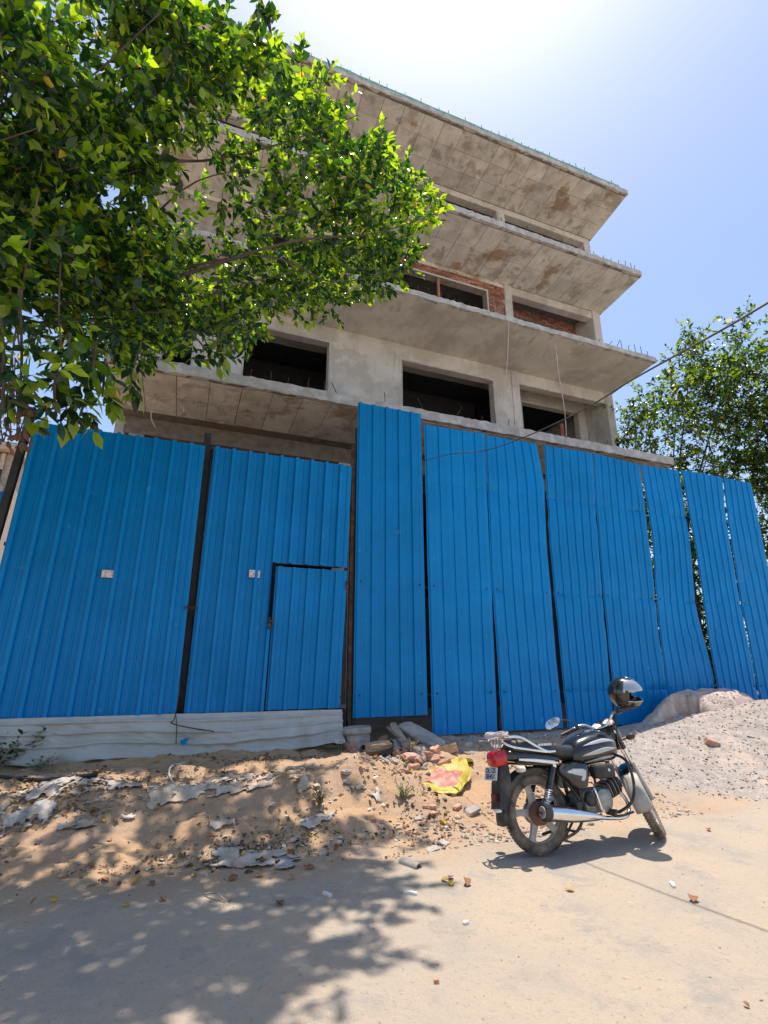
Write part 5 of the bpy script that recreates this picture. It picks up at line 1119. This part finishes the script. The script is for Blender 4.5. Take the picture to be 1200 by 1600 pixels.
# lower tail piece carrying the plate, reflector and mud flap
bk(MB().loft([ring(x, 0, z, hw, hh, 16, 4) for x, z, hw, hh in ((-.355,.53,.060,.10),(-.34,.55,.072,.130),(-.305,.575,.080,.145),(-.25,.585,.076,.135))]), 'plate_bracket', plastic_b, smooth=True, sharp=50)
fl = MB().add([(-.350,-.070,.56),(-.350,.070,.56),(-.385,.073,.36),(-.385,-.073,.36),(-.33,-.080,.36),(-.33,.080,.36),(-.27,.075,.53),(-.27,-.075,.53)], [(0,1,2,3),(3,2,5,4),(0,3,4,7),(1,6,5,2)]); bk(fl, 'mud_flap', plastic_b, solid=.006)
pl = MB().box(-.004, .004, -.10, .10, -.05, .05); plate_M = Matrix.Translation((-.385, .01, .625)) @ Matrix.Rotation(R(14), 4, 'Y')
plate = bk(pl.xf(plate_M), 'number_plate', mat('plate_white', (.66,.67,.70), .4, var=.06, scale=20), bevel=.002)
dg = bpy.context.evaluated_depsgraph_get()
def text_part(body, size, M, m, parent, name='lettering', sx=1.):
    cu = bpy.data.curves.new(name, 'FONT'); cu.body = body; cu.size = size; cu.align_x = 'CENTER'; cu.align_y = 'CENTER'; cu.extrude = .0006; cu.offset = .0012; to = bpy.data.objects.new(name, cu); COL.objects.link(to)
    bpy.context.view_layer.update(); me = bpy.data.meshes.new_from_object(to.evaluated_get(bpy.context.evaluated_depsgraph_get())); bpy.data.objects.remove(to)
    o = bpy.data.objects.new(name, me); COL.objects.link(o); me.materials.clear(); me.materials.append(m); me.transform(M @ Matrix.Diagonal((sx, 1, 1, 1))); o.parent = parent; return o
# text faces backwards (-x): text x runs to -y, text y to +z
TF = Matrix(((0,0,-1,0),(-1,0,0,0),(0,1,0,0),(0,0,0,1)))
text_part('DL12S', .052, plate_M @ Matrix.Translation((-.0048, .0, .023)) @ TF, blackp, plate, sx=1.15)
text_part('EB456', .052, plate_M @ Matrix.Translation((-.0048, .0, -.023)) @ TF, blackp, plate, sx=1.15)
bk(MB().box(-.398, -.368, -.035, .035, .42, .475), 'reflector', mat('dull_reflector', (.10,.012,.012), .3), bevel=.003)
bk(MB().box(-.425, -.375, -.078, -.02, .345, .368), 'flap_edge', white_p, bevel=.005)
# grab rail and carrier tubes
rail = MB()
for s_ in (-1, 1):
    rail.tube([(.11, s_*.142, .712), (.02, s_*.145, .716), (-.10, s_*.140, .775), (-.22, s_*.135, .838), (-.33, s_*.120, .845)], .0115, 10, smooth=4)
    rail.tube([(.02, s_*.146, .712), (-.15, s_*.142, .738), (-.30, s_*.132, .765), (-.37, s_*.10, .80), (-.38, s_*.07, .83)], .0105, 10, smooth=4)
rail.tube([(-.33, -.12, .845), (-.36, -.06, .85), (-.36, .06, .85), (-.33, .12, .845)], .0115, 10, smooth=4)
for y_ in (-.07, 0, .07): rail.tube([(-.22, y_, .84), (-.36, y_, .85), (-.46, y_, .845), (-.50, y_*.8, .83)], .008, 8, smooth=3)
rail.tube([(-.50, -.075, .83), (-.515, 0, .835), (-.50, .075, .83)], .009, 8, smooth=4); rail.tube([(-.24, -.125, .84), (-.24, .125, .84)], .009, 8)
rail.xf(Matrix.Translation((.085, 0, .055)))
bk(rail, 'carrier_rail', chrome, smooth=True)
cordm = mat('pale_cord', (.62,.52,.48), .7); cm = MB(); rr = random.Random(4)
for k in range(4):
    ph = rr.uniform(0, 6.28); cm.tube([(-.37+.11*math.cos(a)+rr.uniform(-.012, .012), .085*math.sin(a+ph*.1)+rr.uniform(-.012, .012), .862+.012*k*.5+.012*math.sin(2*a+ph)) for a in np.linspace(0, 6.28, 13)[:-1]], .0055, 6, smooth=3, closed=True)
for k in range(4): cm.tube([(-.45+.03*k, -.05, .85), (-.47+.03*k, -.07, .80), (-.44+.02*k, -.06, .765), (-.42+.03*k, -.02, .79)], .005, 6, smooth=4)
cm.xf(Matrix.Translation((.085, 0, .055)))
cord = bk(cm, 'luggage_cord', cordm, smooth=True)
# side panels and tool box
for s_ in (-1, 1):
    pan = MB(); pts = [(.18,.620),(.24,.660),(.36,.670),(.48,.655),(.51,.63),(.50,.56),(.465,.475),(.43,.455),(.36,.460),(.27,.53)]
    rings = []
    for (f, yy) in ((1., .085), (1., .145), (.93, .165), (.75, .173)):
        rings.append([Vector((.36+(x-.36)*f, s_*yy, .57+(z-.57)*f)) for x, z in pts])
    pan.loft(rings); sp2 = bk(pan, 'side_panel', blackp, smooth=True, sharp=35)
    dc = MB().add([(x, s_*.1745, z) for x, z in ((.255,.600),(.33,.622),(.43,.615),(.46,.600),(.445,.545),(.42,.520),(.39,.53),(.41,.56),(.34,.575))], [tuple(range(9))]); bk(dc, 'panel_decal', grey_dec, sp2, solid=.0015)
    mk = MB()
    for k in range(6): mk.box(.275+.026*k, .293+.026*k, s_*.1755-.0012, s_*.1755+.0012, .590+.003*math.sin(k*2)+.001*k, .606+.004*math.cos(k*3))
    bk(mk, 'script_marking', white_p, sp2)
    bx_ = bk(MB().loft([ring(x, s_*.16, .585, hw, hh, 18, 4) for x, hw, hh in ((.535,.030,.040),(.55,.045,.055),(.66,.05,.060),(.745,.045,.055),(.755,.03,.04))]), 'leg_guard_box', plastic_b, smooth=True, sharp=40)
    bk(MB().lathe([(0, 0), (.011, 0), (.013, s_*-.008)], (.68, s_*.212, .590), n=12, caps=True), 'knob', white_p, bx_, smooth=True)
    bk(MB().tube([(.86, s_*.03, .70), (.875, s_*.16, .69), (.885, s_*.235, .62), (.885, s_*.245, .46), (.86, s_*.20, .33), (.80, s_*.10, .255), (.76, s_*.04, .25)], .0125, 10, smooth=5), 'crash_guard', frame_m, smooth=True)
# ---- front end (turned with the steering)
for s_ in (-1, 1):
    fk = empty('fork_leg'); fk.parent = bike
    top_ = HEAD+sdir*.06+Vector((.055, s_*.075, 0)); bot = AXLE+Vector((-.005, s_*.075, 0)); dv = bot-top_
    bk(MB().tube([top_, top_+dv*.62], .0155, 12), 'stanchion', chrome, fk, True, smooth=True)
    bk(MB().tube([top_+dv*.50, top_+dv*.53, top_+dv*.98, bot+dv*.02], [.026,.0225,.0225,.018], 12), 'slider', alloy, fk, True, smooth=True, sharp=40)
    bk(MB().tube([top_+dv*.08, top_+dv*.30], .024, 12), 'shroud', blackp, fk, True, smooth=True, sharp=40)
bk(MB().tube([AXLE+Vector((0, -.11, 0)), AXLE+Vector((0, .11, 0))], .010, 10), 'front_axle', engine_m, None, True, smooth=True)
bk(MB().box(-.035, .075, -.105, .105, -.014, .014).xf(Matrix.Translation(HEAD+sdir*.05+Vector((.02, 0, 0))) @ Matrix.Rotation(-math.atan2(sdir.x*-1, sdir.z), 4, 'Y')), 'triple_clamp', frame_m, None, True, bevel=.006)
bk(MB().box(-.03, .075, -.10, .10, -.014, .014).xf(Matrix.Translation(HEAD-sdir*.12+Vector((.02, 0, 0))) @ Matrix.Rotation(-math.atan2(sdir.x*-1, sdir.z), 4, 'Y')), 'triple_clamp', frame_m, None, True, bevel=.006)
bk(MB().tube([HEAD-sdir*.14, HEAD+sdir*.07], .026, 14), 'steering_stem', frame_m, None, True, smooth=True)
# front mudguard
mg = MB(); rows = []
for k in range(25):
    a = R(22+k*(196-22)/24); rad = .335; hwid = .070 if k > 2 else .06; c_ = Vector((AXLE.x+rad*math.cos(a), 0, AXLE.z+rad*math.sin(a))); dn = Vector((math.cos(a), 0, math.sin(a)))
    rows.append([c_-dn*.060+Vector((0, -hwid*1.05, 0)), c_-dn*.020+Vector((0, -hwid, 0)), c_+Vector((0, -hwid*.5, 0)), c_+Vector((0, hwid*.5, 0)), c_-dn*.020+Vector((0, hwid, 0)), c_-dn*.060+Vector((0, hwid*1.05, 0))])
mg.add([p for r_ in rows for p in r_], [(i*6+j, i*6+j+1, (i+1)*6+j+1, (i+1)*6+j) for i in range(24) for j in range(5)])
fmg = bk(mg, 'front_mudguard', blackp, None, True, smooth=True, sharp=50, solid=.004)
mg2 = MB(); mg2.add([Vector((p.x+(p.x-AXLE.x)*.012, p.y*1.06, p.z+(p.z-AXLE.z)*.012)) for r_ in rows[16:] for p in r_], [(i*6+j, i*6+j+1, (i+1)*6+j+1, (i+1)*6+j) for i in range(len(rows)-17) for j in range(5)]); bk(mg2, 'silver_tail', alloy, fmg, True, smooth=True, sharp=50, solid=.003)
# headlamp fairing, gauges
bk(MB().loft([ring(x, 0, z, hw, hh, 24, 2.6) for x, z, hw, hh in ((.965,.905,.085,.075),(1.0,.900,.110,.100),(1.06,.885,.118,.105),(1.11,.872,.105,.092),(1.135,.865,.085,.075))]), 'headlamp_fairing', blackp, None, True, smooth=True, sharp=60)
bk(MB().lathe([(.0, .020), (.06, .012), (.085, -.004)], (1.133, 0, .865), axis='X', n=24), 'headlamp_glass', glass_m, None, True, smooth=True)
bk(MB().loft([[Vector((x, y, z)) for y, z in ((-.12,.98-.0),(-.07,1.02),(.07,1.02),(.12,.98),(.11,.955),(-.11,.955))] for x in (.985, 1.03)]), 'fly_screen', blackp, None, True, bevel=.006)
GM = Matrix.Translation((.945, 0, .975)) @ Matrix.Rotation(R(-34), 4, 'Y')
cl = bk(MB().box(-.055, .05, -.115, .115, -.055, -.005).xf(GM), 'instrument_cluster', plastic_b, None, True, bevel=.018, smooth=True)
for s_ in (-1, 1):
    bk(MB().lathe([(.052, -.02), (.054, .006), (.047, .010), (.044, .004)], (0, s_*.060, 0), axis='Z', n=28).xf(GM), 'gauge_bezel', chrome, cl, True, smooth=True, sharp=40)
    bk(MB().lathe([(.0, .003), (.045, .003)], (0, s_*.060, 0), axis='Z', n=28).xf(GM), 'gauge_dial', glass_m, cl, True)
    bk(MB().bar((-.02, s_*.060-.012, .0045), (.012, s_*.060+.01, .0045), .003, .001).xf(GM), 'gauge_needle', red_l, cl, True)
# handlebar
hb = MB().tube([(.75, -.355, .985), (.80, -.25, 1.005), (.86, -.15, 1.015), (.895, -.07, .955), (.90, 0, .94), (.895, .07, .955), (.86, .15, 1.015), (.80, .25, 1.005), (.75, .355, .985)], .0115, 12, smooth=5); bk(hb, 'handlebar', chrome, None, True, smooth=True)
for s_ in (-1, 1):
    g0 = Vector((.805, s_*.24, 1.004)); g1 = Vector((.742, s_*.37, .983)); bk(MB().tube([g0, g0.lerp(g1, .05), g0.lerp(g1, .93), g1], [.018,.0165,.0165,.020], 12), 'grip', plastic_b, None, True, smooth=True, sharp=40)
    bk(MB().box(-.022, .028, -.03, .03, -.022, .022).xf(Matrix.Translation((.825, s_*.215, 1.006)) @ Matrix.Rotation(s_*-.45, 4, 'Z')), 'switch_pod', plastic_b, None, True, bevel=.008)
    bk(MB().tube([(.85, s_*.20, 1.0), (.86, s_*.26, .995), (.815, s_*.37, .975), (.80, s_*.385, .972)], .006, 8, smooth=4), 'brake_lever' if s_ < 0 else 'clutch_lever', frame_m, None, True, smooth=True)
    mi = empty('mirror'); mi.parent = bike
    if s_ > 0: c_ = Vector((.80, .405, 1.115)); stem = [(.83, .205, 1.02), (.835, .225, 1.075), (.83, .30, 1.115), tuple(c_+Vector((.015, -.055, .005)))]
    else: c_ = Vector((.76, -.33, 1.05)); stem = [(.83, -.205, 1.02), (.83, -.225, 1.05), (.80, -.26, 1.055), tuple(c_+Vector((.01, .055, 0)))]
    bk(MB().tube(stem, .006, 8, smooth=4), 'stem', plastic_b, mi, True, smooth=True)
    MM = Matrix.Translation(c_) @ Matrix.Rotation(R(30 if s_ > 0 else 70), 4, 'Y') @ Matrix.Rotation(R(-8*s_), 4, 'Z')
    def oval(x, ry, rz_): return [Vector((x, ry*math.copysign(abs(math.cos(a))**.8, math.cos(a)), rz_*math.copysign(abs(math.sin(a))**.8, math.sin(a)))) for a in np.linspace(0, 2*math.pi, 25)[:-1]]
    bk(MB().loft([oval(-.010, .084, .056), oval(-.002, .088, .060), oval(.012, .078, .052), oval(.026, .045, .030)]).xf(MM), 'housing', plastic_b, mi, True, smooth=True, sharp=50)
    bk(MB().loft([oval(-.0125, .079, .052), oval(-.0105, .081, .054)]).xf(MM), 'glass', mirror_m, mi, True)
    # front indicators
    i0 = Vector((1.03, s_*.10, .80)); bk(MB().tube([i0, i0+Vector((0, s_*.05, 0))], .008, 8), 'indicator_stalk', plastic_b, None, True); 
    bk(MB().loft([ring(x, s_*.185, .80, .042*f, .026*f, 16, 2.4) for x, f in ((.985,.3),(.99,.75),(1.01,1.),(1.04,1.),(1.055,.7))]), 'indicator', plastic_b, None, True, smooth=True, sharp=60)
    # rear indicators
    r0 = Vector((-.20, s_*.09, .665)); bk(MB().tube([r0, r0+Vector((0, s_*.06, -.01))], .008, 8), 'indicator_stalk', plastic_b)
    bk(MB().loft([ring(x, s_*.185, .652, .040*f, .026*f, 16, 2.4) for x, f in ((-.245,.5),(-.24,.85),(-.21,1.),(-.185,.9),(-.17,.4))]), 'indicator', orange_l, smooth=True, sharp=60)
# cables
cbm = MB(); cbm.tube([(.84, -.19, 1.0), (.93, -.16, .96), (.97, -.08, .86), (.90, -.06, .72)], .004, 6, smooth=5); cbm.tube([(.84, .19, 1.0), (.93, .15, .98), (.97, .08, .88), (.90, .06, .72)], .004, 6, smooth=5); cbm.tube([(.95, -.02, .92), (1.0, -.05, .7), (1.18, -.05, .42), (AXLE.x, -.05, .33)], .004, 6, smooth=5)
bk(cbm, 'control_cables', plastic_b, None, True, smooth=True)
# ================================================================== HELMET on the right handlebar end
bpy.context.view_layer.update()
hpos = Vector((3.80, 3.76, 1.185))
hel = empty('helmet', hpos); tag(hel, 'silver and black full-face helmet hung over the motorcycle handlebar', 'helmet')
hel.rotation_euler = Matrix.Rotation(R(-52), 3, 'Z').to_euler()
hel.rotation_euler = (Matrix.Rotation(R(-52), 3, 'Z') @ Matrix.Rotation(R(6), 3, 'Y') @ Matrix.Rotation(R(10), 3, 'X')).to_euler()
nA, nE = 72, 44
def hel_pt(az, el, k=1.):
    rx = .150 if math.cos(az) > 0 else .140; r_ = Vector((rx*math.cos(az)*math.cos(el), .118*math.sin(az)*math.cos(el), .135*math.sin(el)))
    if el < 0: 
        f = 1-.16*min(1, -el/1.2); r_.x *= f+.10*max(0, math.cos(az))*min(1, -el/.6); r_.y *= f
    if r_.z < -.115: r_.z = -.115
    return r_*k
def shell(name, cond, m, k=1., th=.006, par=None):
    idx = {}; mb = MB(); vs = []; fs = []
    def vid(i, j):
        i %= nA
        if (i, j) not in idx: idx[(i, j)] = len(vs); vs.append(hel_pt(2*math.pi*i/nA, -1.15+(math.pi/2+1.15)*j/nE, k))
        return idx[(i, j)]
    for i in range(nA):
        for j in range(nE):
            az = 2*math.pi*(i+.5)/nA; az = az if az < math.pi else az-2*math.pi; el = -1.15+(math.pi/2+1.15)*(j+.5)/nE
            if cond(az, el): fs.append((vid(i, j), vid(i+1, j), vid(i+1, j+1), vid(i, j+1)))
    mb.add(vs, fs); return mb.build(name, m, hel, smooth=True, sharp=70, solid=th)
port = lambda az, el: abs(az) < 1.22 and -.30 < el < .40-.10*(az/1.2)**2
hb_m = mat('helmet_black', (.015,.015,.018), .18, coat=.8, rvar=.05); hs_m = mat('helmet_silver', (.50,.50,.51), .22, .7, var=.06, rvar=.08)
shell('shell', lambda az, el: not port(az, el) and not (abs(az) < 1.3 and el < -.30), hb_m)
shell('chin_bar', lambda az, el: abs(az) < 1.3 and el < -.30, mat('helmet_gunmetal', (.16,.155,.14), .3, .5), 1.01)
shell('visor', lambda az, el: abs(az) < 1.60 and .36-.10*(az/1.2)**2 < el < 1.12, hs_m, 1.045, .003)
shell('liner', lambda az, el: not port(az, el), mat('helmet_liner', (.03,.03,.032), .95), .93, .004)
shell('visor_trim', lambda az, el: abs(az) < 1.30 and -.36 < el < -.27, hs_m, 1.03, .004)
for s_ in (-1, 1): MB().lathe([(0, 0), (.016, 0), (.018, -s_*.008)], (.035, s_*.122, .035), n=14, caps=True).build('visor_pivot', hb_m, hel, smooth=True)
